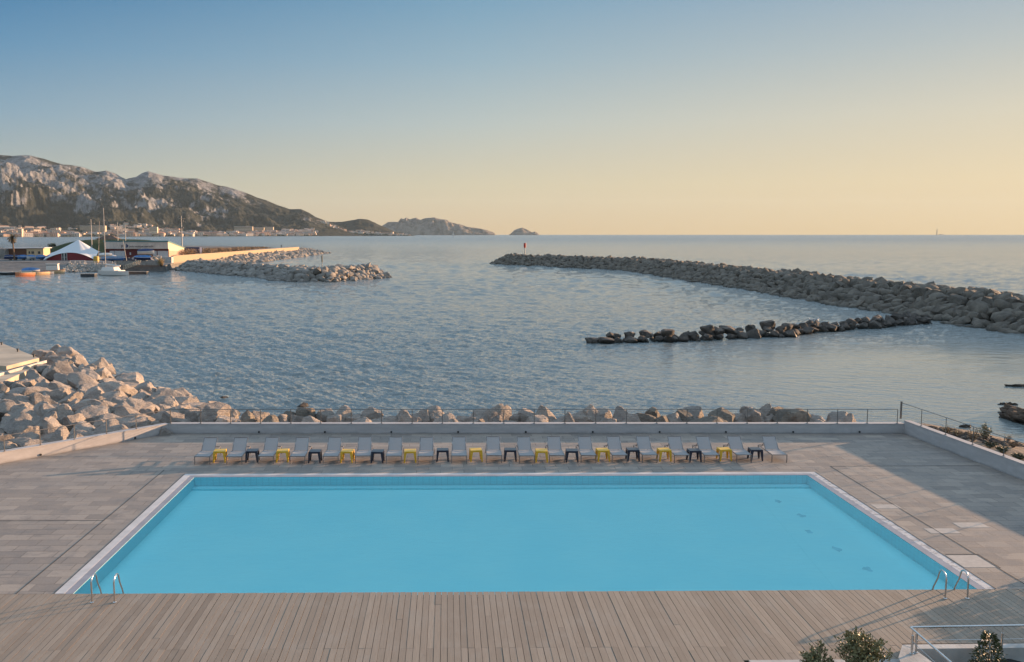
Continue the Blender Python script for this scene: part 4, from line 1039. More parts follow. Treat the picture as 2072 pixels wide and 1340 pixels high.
tag(b.build('quay_fence', M_PLANK), 'grey board fence along the edge of the harbour quay', 'fence')
# fences with white rails
M_WHITE = simple('white_paint', (.62, .60, .57), .5, var=.05); M_HULLW = simple('boat_white', (.66, .60, .54), .35, var=.05)
def low_fence(x0, x1, py, lab, h_=1.0, z=0):
    a_, c_ = at(x0, py, z), at(x1, py, z); root = empty('fence', a_, 0, lab, 'fence'); v_ = c_ - a_; n_ = max(3, int(v_.length / 2.4))
    for i_ in range(n_ + 1):
        m = MB(); m.bar(v_ * (i_ / n_), v_ * (i_ / n_) + Vector((0, 0, h_)), .1); m.build('post', M_WHITE, root)
    m = MB(); m.bar(Vector((0, 0, h_)), v_ + Vector((0, 0, h_)), .12); m.build('rail', M_WHITE, root)
low_fence(142, 172, 533.4, 'pale railing above the rubble in front of the white tent'); low_fence(174, 228, 535.5, 'pale railing above the rubble right of the white tent')
low_fence(84, 112, 503.5, 'pale rail along the foot of the grassy mound left of the tent', 1.3); low_fence(180, 216, 503, 'pale rail along the foot of the grassy mound between tent and clubhouse', 1.3)

# mound
b = MB(); nx, ny = 60, 30; vs = []
mc = atD(190, 485, 440)
for j_ in range(ny + 1):
    for i_ in range(nx + 1):
        x_ = mc.x - 42 + 92 * i_ / nx; y_ = 405 + 90 * j_ / ny
        ex = 1 / (1 + math.exp(-(x_ - (mc.x - 21)) / 4.2)) * 1 / (1 + math.exp((x_ - (mc.x + 34)) / 4)); ey = math.exp(-((y_ - 450) / 24) ** 2)
        vs.append((x_, y_, -.3 + 7.5 * ex * ey + .25 * noise.noise(Vector((x_ * .15, y_ * .15, 0)))))
b.add(vs, [(j_ * (nx + 1) + i_, j_ * (nx + 1) + i_ + 1, (j_ + 1) * (nx + 1) + i_ + 1, (j_ + 1) * (nx + 1) + i_) for j_ in range(ny) for i_ in range(nx)])
struct(b.build('grassy_mound', M_GRASS, None, True, False))
def tree_blob(name, loc, w_, h_, mat, label, cat='tree', seed=0, nl=700, ls=.35, trunk=.3, group=None):
    rg_ = random.Random(seed); root = empty(name, loc, 0, label, cat, group)
    m = MB(); m.tube([(0, 0, -.3), (0, 0, h_ * trunk), (w_ * .1, 0, h_ * .8)], [w_ * .05, w_ * .035, w_ * .01], 6)
    for q in range(4): m.tube([(0, 0, h_ * trunk), (w_ * .3 * math.cos(q * 1.6), w_ * .3 * math.sin(q * 1.6), h_ * .7)], [w_ * .02, w_ * .008], 5)
    m.build('trunk', M_STEM, root)
    lf_ = MB(); cl = [Vector((rg_.gauss(0, .22) * w_, rg_.gauss(0, .22) * w_, h_ * rg_.uniform(trunk + .1, .88))) for _ in range(9)]
    for _ in range(nl):
        c_ = rg_.choice(cl); d = Vector((rg_.gauss(0, 1), rg_.gauss(0, 1), rg_.gauss(0, .8))).normalized() * w_ * .22 * rg_.random() ** .4
        leaf(lf_, c_ + d, Vector((rg_.gauss(0, 1), rg_.gauss(0, 1), rg_.gauss(0, 1))), ls, ls * .3, rg_)
    lf_.build('crown', mat, root, False, False); return root
p_ = atD(104, 485, 442); p_ = drop(p_.x, 442, 30); tree_blob('shrub', (p_.x, 442, p_.z), 3.2, 2.1, M_DGREEN, 'small dark bush at the left shoulder of the grassy mound', 'bush', 3, 700, .35, .1)
# clubhouse hut on the mound
def gable(b_, x0, x1, y0, y1, z0, z1, zr):
    xm = (y0 + y1) / 2
    b_.cur = 0; b_.prism([(x0, y0), (x1, y0), (x1, y1), (x0, y1)], z0, z1)
    b_.cur = 1; e = .35
    b_.add([(x0 - e, y0 - e, z1), (x1 + e, y0 - e, z1), (x1 + e, y1 + e, z1), (x0 - e, y1 + e, z1), (x0 - e, xm, zr), (x1 + e, xm, zr)], [(0, 1, 5, 4), (2, 3, 4, 5), (0, 4, 3), (1, 2, 5), (3, 2, 1, 0)])
M_ROOFB = simple('brown_roof', (.13, .08, .055), .9, var=.25, sc=.5)
p_ = atD(193, 485, 470); p2_ = atD(240, 485, 470)
root = empty('hut', (p_.x, 470, 5.2), 0, 'brown roofed low hut on top of the grassy mound behind the catamaran mast', 'hut')
m = MB(); m.box(((p2_.x - p_.x) / 2, 3, 1.0), (p2_.x - p_.x - 1, 6, 2.2)); m.build('wall', simple('tan_plaster', (.40, .30, .20), .9), root)
m = MB(); L_ = p2_.x - p_.x; m.add([(-.4, -.6, 2.0), (L_ + .6, -.6, 1.6), (L_ + .6, 6.6, 1.6), (-.4, 6.6, 2.0), (L_ * .45, 3, 4.1), (L_ * .6, 3, 4.1)], [(0, 1, 5, 4), (2, 3, 4, 5), (0, 4, 3), (1, 2, 5), (3, 2, 1, 0)]); m.build('roof', M_ROOFB, root)

# ------------------------------------------------------------------ clubhouse
M_CLAD = simple('ribbed_metal_cladding', (.62, .52, .44), .6, var=.12, sc=.4); M_RED = simple('dark_red_wall', (.14, .030, .028), .8); M_TEAL = simple('teal_roof', (.06, .19, .19), .5)
M_PINK = simple('pinkish_side_wall', (.50, .30, .21), .9, var=.12, sc=.3); M_SIDE = simple('pale_side_cladding', (.58, .45, .32), .7, var=.05); M_DOORW = simple('pale_door_panel', (.55, .54, .53), .5, var=.06)
M_BLUE = simple('boat_cover_blue', (.04, .15, .36), .6, var=.25, sc=1); M_DBLUE = simple('dark_blue', (.015, .03, .10), .6)
M_GLASS = simple('dark_window_glass', (.03, .04, .05), .12)
cx0, cx1, cy0, cy1, zt_, zb_ = -133.6, -108.9, 369.0, 392.0, 6.75, 4.0
club = empty('clubhouse', (cx0, cy0, 0), 0, 'long ribbed metal clubhouse with a teal roof edge and red ground floor behind the catamaran', 'building')
W_ = cx1 - cx0; Dp = cy1 - cy0
m = MB(); m.box((W_ / 2, 1.4, zb_ / 2), (W_ - .1, 1.0, zb_)); m.build('wall', M_RED, club)
m = MB()
m.box((W_ / 2, .45, (zb_ + zt_) / 2), (W_, .9, zt_ - zb_ - .05))
for i_ in range(42): m.box((.3 + i_ * (W_ - .6) / 41, -.03, (zb_ + zt_) / 2), (.16, .08, zt_ - zb_ - .1))
m.build('cladding', M_CLAD, club)
m = MB(); zk = 3.9; m.add([(W_, .9, 0), (W_, Dp, 0), (W_, Dp, 2.6), (W_, .9, 3.4), (W_ - .3, .9, 0), (W_ - .3, Dp, 0), (W_ - .3, Dp, 2.6), (W_ - .3, .9, 3.4)], [(0, 1, 2, 3), (7, 6, 5, 4), (3, 2, 6, 7), (0, 3, 7, 4), (1, 5, 6, 2)]); m.build('side_wall', M_PINK, club)
m = MB(); m.add([(W_ + .04, .9, 3.4), (W_ + .04, Dp, 2.6), (W_ + .04, Dp, zk), (W_ + .04, .0, zt_), (W_ + .04, .0, zb_), (W_ + .04, .9, zb_), (W_ - .2, .9, 3.4), (W_ - .2, Dp, 2.6), (W_ - .2, Dp, zk), (W_ - .2, 0.92, zt_ - .1)], [(0, 1, 2, 3, 4, 5), (9, 8, 7, 6)]); m.build('side_wall', M_SIDE, club)
m = MB(); m.add([(-.3, -.25, zt_ + .02), (W_ + .3, -.25, zt_ + .02), (W_ + .3, Dp + .3, zk + .05), (-.3, Dp + .3, zk + .05), (-.3, -.25, zt_ + .42), (W_ + .3, -.25, zt_ + .42), (W_ + .3, Dp + .3, zk + .3), (-.3, Dp + .3, zk + .3)],
    [(0, 3, 2, 1), (4, 5, 6, 7), (0, 1, 5, 4), (1, 2, 6, 5), (2, 3, 7, 6), (3, 0, 4, 7)]); m.build('roof', M_TEAL, club)
def bx_(px0, px1, py0, py1, y_, th, mat, par, name, D=cy0):
    a_ = atD(px0, py1, D); c_ = atD(px1, py0, D); m_ = MB(); m_.box(((a_.x + c_.x) / 2 - cx0, y_, (a_.z + c_.z) / 2), (c_.x - a_.x, th, c_.z - a_.z)); return m_.build(name, mat, par)
for a0, a1 in ((221, 229.5), (231, 251), (308.5, 315.5), (318, 339)): bx_(a0, a1, 508, 524, .84, .1, M_DOORW, club, 'door')
bx_(261, 263.5, 511, 516, .85, .08, M_DOORW, club, 'window'); bx_(276, 304, 507, 524, .86, .06, M_GLASS, club, 'door')
def text_mesh(body, size, mat, name, par, loc, rot):
    cu = bpy.data.curves.new('sign_text', 'FONT'); cu.body = body; cu.size = size; cu.extrude = .03; cu.resolution_u = 3
    t_ = bpy.data.objects.new('tmp_text', cu); C.objects.link(t_); bpy.context.view_layer.update()
    me = bpy.data.meshes.new_from_object(t_.evaluated_get(bpy.context.evaluated_depsgraph_get())); bpy.data.objects.remove(t_); me.materials.clear(); me.materials.append(mat)
    o_ = link(name, me, par); o_.location = loc; o_.rotation_euler = rot; return o_
sg = atD(245, 500, cy0); M_SIGN = simple('sign_lettering', (.10, .07, .07), .6)
text_mesh('P', 1.7, M_SIGN, 'sign_lettering', club, (sg.x - cx0, -.10, sg.z - .45), (R(90), 0, 0))
m = MB(); q0 = atD(255.5, 502, cy0); zz0 = q0.z; m.add([(q0.x - cx0 + u_, -.12, zz0 + v_) for u_, v_ in ((0, 0), (.5, .25), (.85, .75), (.6, 1.2), (0, 1.75))] + [(q0.x - cx0 + u_, -.08, zz0 + v_) for u_, v_ in ((0, 0), (.5, .25), (.85, .75), (.6, 1.2), (0, 1.75))], [(0, 1, 2, 3, 4), (9, 8, 7, 6, 5)] + [(i_, (i_ + 1) % 5, 5 + (i_ + 1) % 5, 5 + i_) for i_ in range(5)]); m.build('sail_emblem', M_DBLUE, club)
q0 = atD(262, 499.3, cy0); text_mesh('pole nautique marseille', 1.0, M_SIGN, 'sign_lettering', club, (q0.x - cx0, -.10, q0.z - .2), (R(90), 0, 0))
b = MB(); a_ = atD(376, 516, 400); c_ = atD(405, 502, 400); b.box(((a_.x + c_.x) / 2, 401, 2.1), (c_.x - a_.x, 4, 4.2)); tag(b.build('shed', M_DBLUE), 'dark blue lean-to shed right of the clubhouse', 'shed')

# ------------------------------------------------------------------ brown and cream building
fx = lambda px, D: atD(px, 500, D).x
bb = empty('harbour_building', (fx(10, 382), 382, 0), 0, 'low brown and cream flat roofed building behind the blue covered dinghies', 'building'); ox = fx(10, 382)
m = MB(); m.box(((fx(54, 382) - ox) / 2, 3, 1.9), (fx(54, 382) - ox, 6, 3.8)); m.build('wall', simple('brown_boards', (.13, .055, .03), .85, var=.2), bb)
M_CREAM = simple('cream_plaster', (.58, .42, .25), .9, var=.08)
m = MB(); m.box(((fx(54, 382) + fx(88, 382)) / 2 - ox, 2.9, 2.1), (fx(88, 382) - fx(54, 382) - .02, 6.4, 3.9)); tag(m.build('wall', M_CREAM, bb), 'cream rendered right half of the building')
m = MB(); m.box(((fx(90, 382) - ox) / 2, 2.8, 4.2), (fx(90, 382) - ox + .6, 7.2, .3)); m.build('roof', M_DOORW, bb)
for a0, a1 in ((58, 61), (64, 66.4), (67, 69), (77, 81.5)):
    m = MB(); m.box(((fx(a0, 382) + fx(a1, 382)) / 2 - ox, -.33, 2.35), (fx(a1, 382) - fx(a0, 382), .12, 1.0)); m.build('window', M_GLASS, bb)
m = MB(); m.box((fx(12.5, 382) - ox, -.1, 1.9), (.5, .3, 3.7)); m.build('door', M_DOORW, bb)
b = MB(); b.box((fx(-14, 378), 381, 1.9), (8.6, 5, 3.8)); b.build('x', M_PLANK).name = 'shed'; tag(bpy.data.objects.get('shed.001') or bpy.data.objects['shed'], 'grey brown shed at the far left edge behind the slipway', 'shed')

# ------------------------------------------------------------------ tent
tc = Vector((fx(139, 352), 352 + 7.5, 0)); tent = empty('marquee_tent', tc, 0, 'white peaked marquee tent with a dark red front wall beside the slipway', 'tent')
b = MB(); nA, nR = 64, 14; vs = []; hw = (fx(192, 352) - fx(86, 352)) / 2; hd = 7.5; zp = 7.6; pk = fx(143.5, 359) - fx(139, 359)
for i_ in range(nA):
    a_ = 2 * math.pi * i_ / nA; ca, sa = math.cos(a_), math.sin(a_); mm = max(abs(ca), abs(sa)); ux, uy = ca / mm, sa / mm
    ed = (abs(ux) if abs(uy) > .999 else abs(uy)); eave = .15 + 2.75 * (1 - ed ** 2.2) ; 
    bow = 1 - .10 * (1 - ed ** 2)
    for j_ in range(nR + 1):
        t = j_ / nR; z_ = eave + (zp - eave) * (1 - t) ** 1.22
        vs.append((pk * (1 - t) + ux * hw * t * (1 - (1 - bow) * t), uy * hd * t * (1 - (1 - bow) * t), z_))
b.add(vs, [(i_ * (nR + 1) + j_, i_ * (nR + 1) + j_ + 1, ((i_ + 1) % nA) * (nR + 1) + j_ + 1, ((i_ + 1) % nA) * (nR + 1) + j_) for i_ in range(nA) for j_ in range(nR)])
b.build('canopy', simple('white_canvas', (.62, .62, .62), .7, var=.04), tent, True, False)
m = MB(); pts = []
for i_ in range(17):
    u_ = -1 + i_ / 8; pts.append((u_ * hw * .93, -hd * .88, max(.05, .1 + 2.75 * (1 - abs(u_) ** 2.2))))
base = [(p_[0], p_[1], 0) for p_ in pts]; n_ = len(pts); m.add(pts + base + [(p_[0], p_[1] + .15, p_[2]) for p_ in pts] + [(p_[0], p_[1] + .15, 0) for p_ in pts], [(i_, i_ + 1, n_ + i_ + 1, n_ + i_) for i_ in range(n_ - 1)] + [(2 * n_ + i_, 3 * n_ + i_, 3 * n_ + i_ + 1, 2 * n_ + i_ + 1) for i_ in range(n_ - 1)]); m.build('front_wall', simple('tent_red', (.20, .02, .025), .8), tent)
for a0, a1 in ((122, 127), (127.6, 133)):
    xm_ = (fx(a0, 352) + fx(a1, 352)) / 2 - tc.x; wd_ = fx(a1, 352) - fx(a0, 352); m = MB(); yy_ = -hd * .88 - .06
    for s_ in (-1, 1): m.box((xm_ + s_ * (wd_ / 2 - .06), yy_, 1.35), (.14, .1, 2.7))
    m.box((xm_, yy_, 2.66), (wd_ - .26, .1, .12)); m.box((xm_, yy_, 1.2), (wd_ - .26, .1, .1)); d_ = m.build('door', M_WHITE, tent)
    m = MB(); m.box((xm_, yy_ + .03, 1.4), (wd_ - .3, .04, 2.5)); m.build('pane', M_GLASS, d_)

# ------------------------------------------------------------------ boats
def boat(name, loc, rz, L, beam, hgt, hull, trim, label, cat='boat', group=None, cabin=None, cover=None, inside=None, extra=None):
    root = empty(name, loc, rz, label, cat, group); n_ = 12; m = MB(); rings = []
    for i_ in range(n_ + 1):
        t = i_ / n_; w_ = beam / 2 * (1 - max(0, (t - .45) / .55) ** 2.2) * (.82 + .18 * min(1, t / .3)); sh = hgt * (1 + .35 * max(0, (t - .4) / .6) ** 2); x_ = -L / 2 + L * t + .18 * L * .4 * max(0, t - .9) * 0
        w_ = max(w_, .02)
        rings.append([(x_, -w_, sh), (x_, -w_ * .92, sh * .45), (x_, -w_ * .55, -.12), (x_, 0, -.25), (x_, w_ * .55, -.12), (x_, w_ * .92, sh * .45), (x_, w_, sh)])
    k_ = 7; m.add([v_ for r_ in rings for v_ in r_], [(i_ * k_ + q, (i_ + 1) * k_ + q, (i_ + 1) * k_ + q + 1, i_ * k_ + q + 1) for i_ in range(n_) for q in range(k_ - 1)] + [tuple(range(k_))])
    m.build('hull', hull, root)
    m = MB()
    for s_ in (0, 6): m.tube([Vector(r_[s_]) for r_ in rings], .05 + .01 * L / 5, 5)
    m.build('gunwale', trim, root)
    m = MB(); m.add([(r_[0][0], r_[0][1] * .93, r_[0][2] - (.0 if cover else .16)) for r_ in rings] + [(r_[0][0], -r_[0][1] * .93, r_[0][2] - (.0 if cover else .16)) for r_ in rings], [(i_, i_ + 1, n_ + 1 + i_ + 1, n_ + 1 + i_) for i_ in range(n_)]); m.build('deck', inside or M_PLANK, root)
    if cover:
        m = MB(); vs = []
        for i_, r_ in enumerate(rings):
            t = i_ / n_; top = hgt * (.25 + .9 * math.sin(math.pi * min(1, t * .9 + .1)) ** .7)
            for q in range(5): u_ = -1 + q / 2; vs.append((r_[0][0], abs(r_[0][1]) * u_ * 1.02, r_[0][2] + .02 + top * (1 - u_ * u_)))
        m.add(vs, [(i_ * 5 + q, i_ * 5 + q + 1, (i_ + 1) * 5 + q + 1, (i_ + 1) * 5 + q) for i_ in range(n_) for q in range(4)]); m.build('cover', cover, root, True, False)
    if cabin:
        x_, l_, w_, h_ = cabin; m = MB(); m.box((x_, 0, hgt + h_ / 2), (l_, w_, h_), taper=1.08); cb = m.build('cabin', M_HULLW, root)
        m = MB(); m.box((x_, 0, hgt + h_ * .68), (l_ * 1.01, w_ * 1.02, h_ * .3)); m.build('window', M_GLASS, cb)
        m = MB(); m.box((x_, 0, hgt + h_ + .05), (l_ * 1.15, w_ * 1.12, .1)); m.build('roof', M_HULLW, cb)
    if extra: extra(root)
    return root
M_ORG = simple('orange_hull', (.52, .19, .09), .4); M_CRM = simple('cream_hull', (.66, .46, .26), .4); M_DKH = simple('dark_hull', (.03, .035, .04), .4)
def thwarts(cols):
    def f(root):
        for x_, c_ in cols:
            m = MB(); m.box((x_, 0, .75), (.35, 1.2, .3)); m.build('seat_box', c_, root)
    return f
zw = -2
def wp(px, py): p_ = at(px, py, zw); return (p_.x, p_.y, zw)
G_B = 'small boats moored at the foot of the slipway'
boat('moored_boat', wp(4, 557), .1, 6, 2.0, .8, M_DKH, M_HULLW, 'dark hulled boat cut by the left edge of the photo', group=G_B)
boat('moored_boat', wp(21, 557), .15, 5.6, 1.9, .85, M_DKH, M_HULLW, 'dark hulled open boat with pale gunwale left of the orange boat', group=G_B, extra=thwarts([(-1, M_WHITE), (.6, M_WHITE)]))
boat('moored_boat', wp(50, 559.5), math.pi + 1.0, 5.6, 2.0, .95, M_ORG, M_CRM, 'orange and cream rowing boat with its bow towards the camera', group=G_B, extra=thwarts([(-1.2, M_WHITE), (.2, M_DBLUE), (1.2, M_WHITE)]))
boat('moored_boat', wp(63, 553), .3, 5.0, 1.9, .8, M_HULLW, M_WHITE, 'white boat with a blue canopy behind the orange rowing boat', group=G_B, cover=M_BLUE)
boat('moored_boat', wp(82, 556.5), math.pi + .95, 5.2, 1.9, .95, M_CRM, M_DBLUE, 'cream boat with a dark gunwale and a small yellow sail cover', group=G_B, extra=thwarts([(.2, simple('yellow_cloth', (.60, .42, .10), .8)), (-1, M_WHITE)]))
boat('moored_boat', wp(93, 555.5), .1, 4.6, 1.7, .6, M_HULLW, M_WHITE, 'low white dinghy between the cream boat and the cabin boat', group=G_B)
boat('moored_boat', wp(110, 553), .12, 6.0, 2.2, .85, M_CRM, M_ORG, 'orange trimmed boat with a tall cream cabin at the end of the slipway', group=G_B, cabin=(-.4, 3.2, 1.7, 2.0))
G_D = 'dinghies parked in a row at the top of the slipway'
def trailer(root):
    m = MB(); m.bar((-1.6, 0, -.3), (2.4, 0, -.3), .12); m.build('trailer_frame', M_GALV, root)
    for s_ in (-1, 1):
        m = MB(); m.tube([(-.4, s_ * .75, -.42), (-.4, s_ * .9, -.42)], .3, 10); m.build('wheel', M_BLACK, root)
names = ['leftmost dark covered dinghy on the yard before the brown building', 'dark blue covered dinghy beside the palm trunk', 'bright blue covered dinghy right of the palm trunk', 'blue covered dinghy in front of the brown wall, second right of the palm',
         'blue covered dinghy in front of the cream wall', 'blue covered dinghy left of the tent corner', 'pale blue dinghy closest to the tent door']
for i_, px in enumerate((14, 25, 41, 58, 78, 97, 113)):
    p_ = at(px, 527, 0); boat('dinghy', (p_.x, p_.y + 2, .72), R(rg.uniform(215, 250)), 3.6, 1.7, .6, (M_DBLUE, M_DBLUE, M_BLUE, M_WHITE, M_BLUE, M_DBLUE, M_WHITE)[i_], M_WHITE, names[i_], 'dinghy', G_D, cover=(M_DBLUE, M_DBLUE, M_BLUE, M_BLUE, M_BLUE, M_BLUE, simple('pale_blue_cover', (.22, .42, .55), .6))[i_], extra=trailer)
p_ = at(230, 530, 0); boat('dinghy', (p_.x, p_.y, .7), R(8), 8.0, 1.9, .6, M_BLUE, M_WHITE, 'long low blue boat parked in front of the clubhouse doors', 'boat', None, cover=simple('faded_blue_cover', (.10, .17, .26), .7), extra=trailer)
p_ = at(291, 527, 0); boat('dinghy', (p_.x, p_.y + 3, 2.4), R(5), 6.0, 2.2, .9, M_HULLW, M_WHITE, 'white inflatable on an upper rack in front of the clubhouse', 'boat', None, cover=M_DBLUE)
p_ = at(289, 529, 0); boat('dinghy', (p_.x, p_.y, .7), R(175), 6.5, 2.1, .7, M_DBLUE, M_WHITE, 'dark blue boat below the white inflatable before the clubhouse', 'boat', None, cover=M_BLUE, extra=trailer)
for i_, (px, py, l_) in enumerate(((198, 520, 'white covered dinghy between the tent and the clubhouse, rear one'), (207, 524, 'white covered dinghy between the tent and the clubhouse, front one'))):
    p_ = at(px, 529 - i_, 0); boat('dinghy', (p_.x, p_.y + 8, 1.6 - i_ * .8), R(10), 4.6, 1.8, .6, M_HULLW, M_WHITE, l_, 'dinghy', None, cover=M_HULLW, extra=trailer)
p_ = at(195, 531, 0); b = MB(); b.tube([(0, 0, 0), (0, 0, 1.9)], .95, 14); b.tube([(0, 0, 1.9), (0, 0, 2.2)], [.95, .5], 14); o = b.build('yellow_tank', simple('mustard_plastic', (.50, .33, .07), .6), None, True); o.location = (p_.x, p_.y, 0); tag(o, 'mustard yellow drum standing at the right corner of the tent', 'drum')
# people near the clubhouse quay are too small to see: none
# racing RIB shed clutter: parked car
p_ = at(262, 530, 0)
car = empty('parked_car', (p_.x, p_.y, 0), R(4), 'dark blue car parked on the quay in front of the clubhouse', 'car')
m = MB(); m.prism([(-2.1, -.85), (2.1, -.85), (2.1, .85), (-2.1, .85)], .3, .85); m.box((-.15, 0, 1.12), (2.3, 1.5, .52), taper=1.18); m.build('body', simple('car_paint', (.03, .04, .07), .3), car)
for sx in (-1.3, 1.3):
    for sy in (-.8, .8):
        m = MB(); m.tube([(sx, sy - .1, .32), (sx, sy + .1, .32)], .32, 12); m.build('wheel', M_BLACK, car)
m = MB(); m.box((-.15, -.80, 1.14), (1.9, .1, .34)); m.build('window', M_GLASS, car)
m = MB(); m.box((2.1, .6, .6), (.06, .25, .14)); m.build('headlight', M_WHITE, car); m = MB(); m.box((2.1, -.6, .6), (.06, .25, .14)); m.build('headlight', M_WHITE, car)

# catamaran
p_ = at(226, 558, zw)
cat_ = empty('catamaran', (p_.x, p_.y + 2, zw), R(-12), 'white sailing catamaran with a tall bare mast moored at the dark pontoon', 'catamaran')
for s_, sx in ((-2.0, 1.6), (2.0, -1.8)):
    m = MB(); rings = []
    for i_ in range(9):
        t = i_ / 8; w_ = .62 * (1 - max(0, (t - .5) / .5) ** 2) + .03; x_ = -4.2 + 8.4 * t + sx
        rings.append([(x_, s_ - w_, 1.35), (x_, s_ - w_ * .8, .2), (x_, s_, -.3), (x_, s_ + w_ * .8, .2), (x_, s_ + w_, 1.35)])
    m.add([v_ for r_ in rings for v_ in r_], [(i_ * 5 + q, (i_ + 1) * 5 + q, (i_ + 1) * 5 + q + 1, i_ * 5 + q + 1) for i_ in range(8) for q in range(4)] + [(0, 1, 2, 3, 4)] + [(i_ * 5 + 4, (i_ + 1) * 5 + 4, (i_ + 1) * 5, i_ * 5) for i_ in range(8)])
    m.build('hull', M_HULLW, cat_)
m = MB(); m.box((-.2, 0, 1.35), (5.2, 3.6, .25)); m.build('bridge_deck', M_HULLW, cat_)
m = MB(); m.box((-1.0, 0, 1.95), (3.4, 2.8, .95), taper=1.25); cb = m.build('cabin', M_HULLW, cat_)
m = MB(); m.box((-1.0, 0, 2.05), (3.62, 2.9, .3)); m.build('window', M_GLASS, cb)
mx_ = -2.6; M_MAST = simple('pale_mast', (.36, .33, .30), .5)
m = MB(); m.tube([(mx_, 0, 1.4), (mx_, 0, 19.2)], [.15, .1], 8); m.build('mast', M_MAST, cat_)
m = MB(); m.tube([(mx_ + .1, 0, 3.1), (mx_ + 4.6, 0, 2.7)], .22, 8); m.build('boom', M_WHITE, cat_)
for q in ((-6.0, 0, 1.5), (3.5, 1.9, 1.4), (3.5, -1.9, 1.4)):
    m = MB(); m.tube([(mx_, 0, 17.5), q], .02, 4); m.build('stay', M_GALV, cat_)
# pontoons and gangway
for px0, px1, py, lab in ((163, 191, 560.5, 'dark floating pontoon section left of the catamaran'), (256, 296, 555.5, 'dark floating pontoon section right of the catamaran')):
    a_, c_ = at(px0, py, zw), at(px1, py, zw); root = empty('pontoon', a_, 0, lab, 'pontoon', 'dark pontoons by the catamaran'); L_ = (c_ - a_).length
    m = MB(); m.box((L_ / 2, 1, .35), (L_, 2, .8)); m.build('float', M_DKH, root); m = MB(); m.box((L_ / 2, 1, .80), (L_ + .2, 2.2, .1)); m.build('deck', M_PLANK, root)
a_ = at(252, 551, zw) + Vector((0, 0, .9)); c_ = at(283, 538, 0) + Vector((0, 0, .5))
gw = empty('gangway', a_, 0, 'pale trussed gangway leading from the pontoon up to the quay', 'gangway'); v_ = c_ - a_; sd_ = Vector((-v_.y, v_.x, 0)).normalized() * .7
m = MB(); m.bar((0, 0, 0), v_, 1.3, .12); m.build('deck', M_PLANK, gw)
for s_ in (-1, 1):
    m = MB(); o_ = sd_ * s_; m.bar(o_, v_ + o_, .1); m.bar(o_ + Vector((0, 0, 1.15)), v_ + o_ + Vector((0, 0, 1.15)), .1)
    for i_ in range(7): m.bar(o_ + v_ * (i_ / 6), o_ + v_ * (i_ / 6) + Vector((0, 0, 1.15)), .09)
    for i_ in range(6): m.bar(o_ + v_ * (i_ / 6), o_ + v_ * ((i_ + 1) / 6) + Vector((0, 0, 1.15)), .06)
    m.build('truss', simple('pale_gangway_metal', (.55, .45, .33), .5), gw)

# masts and lamp towers
def lamp_tower(px, ytop, ybase_D, arms, label, th=.16):
    D = ybase_D; a_ = atD(px, 500, D); zt2 = atD(px, ytop, D).z; root = empty('floodlight_mast', (a_.x, D, 0), 0, label, 'floodlight mast', 'floodlight masts round the harbour')
    m = MB(); m.tube([(0, 0, 0), (0, 0, zt2)], [th * 1.3, th * .7], 8); m.build('pole', M_MAST, root)
    for z_, w_ in arms:
        m = MB(); m.bar((-w_, 0, zt2 - z_), (w_, 0, zt2 - z_), .12); m.build('crossarm', M_MAST, root)
        for s_ in (-1, 1): m = MB(); m.box((s_ * w_ * .8, -.2, zt2 - z_ + .05), (.7, .5, .35)); m.build('floodlight', M_GALV, root)
lamp_tower(186, 444, 372, [(1.6, 1.2)], 'floodlight mast standing behind the right slope of the tent')
lamp_tower(239, 450, 430, [(1.0, 1.2)], 'floodlight mast rising over the hut on the mound')
lamp_tower(254.5, 455, 430, [(.6, .8)], 'shorter floodlight mast rising over the left end of the clubhouse')
lamp_tower(368.5, 437, 400, [(1.2, 1.1), (2.2, .8), (5.0, .7)], 'thick floodlight mast behind the right end of the clubhouse', .2)
for px0, py0, px1, py1, D, lab in ((249, 487, 257.5, 535, 330, 'leaning bare yacht mast in front of the clubhouse sign'), (201, 448, 199, 532, 350, 'thin dark yacht mast just left of the catamaran mast')):
    a_ = atD(px1, py1, D); c_ = atD(px0, py0, D); m = MB(); m.tube([(0, 0, 0), c_ - a_], [.11, .07], 6); o = m.build('yacht_mast', M_MAST if px0 > 220 else M_GALV); o.location = a_; tag(o, lab, 'mast')

# palm
p_ = at(29.5, 527, 0); palm = empty('palm_tree', (p_.x, p_.y, 0), 0, 'single tall palm tree with drooping fronds in front of the brown building', 'palm tree')
m = MB(); m.tube([(0, 0, 0), (-.15, 0, 3), (-.3, 0, 6), (-.45, 0, 8.6)], [.36, .28, .25, .3], 10); m.build('trunk', simple('palm_bark', (.16, .10, .065), .95, var=.3, sc=3), palm)
lf = MB(); rgp = random.Random(2)
for i_ in range(46):
    a_ = rgp.uniform(0, 6.28); el = rgp.uniform(-1.1, 1.2); L_ = rgp.uniform(1.9, 2.5); c_ = Vector((-.45, 0, 8.6)); d = Vector((math.cos(a_) * math.cos(el), math.sin(a_) * math.cos(el), math.sin(el)))
    pr_ = c_.copy()
    for s_ in range(6):
        nx_ = pr_ + d * L_ / 6; d = (d + Vector((0, 0, -.22))).normalized(); sv = d.cross(Vector((0, 0, 1))).normalized() if abs(d.z) < .95 else Vector((1, 0, 0))
        for q in range(4):
            c2 = pr_.lerp(nx_, q / 4)
            for sg_ in (-1, 1): lf.add([c2, c2 + sv * sg_ * .42 + d * .22 + Vector((0, 0, -.15)), c2 + d * .1], [(0, 1, 2)])
        pr_ = nx_
lf.build('crown', leafmat('palm_fronds', (.035, .04, .018), (.10, .07, .03)), palm, False, False)
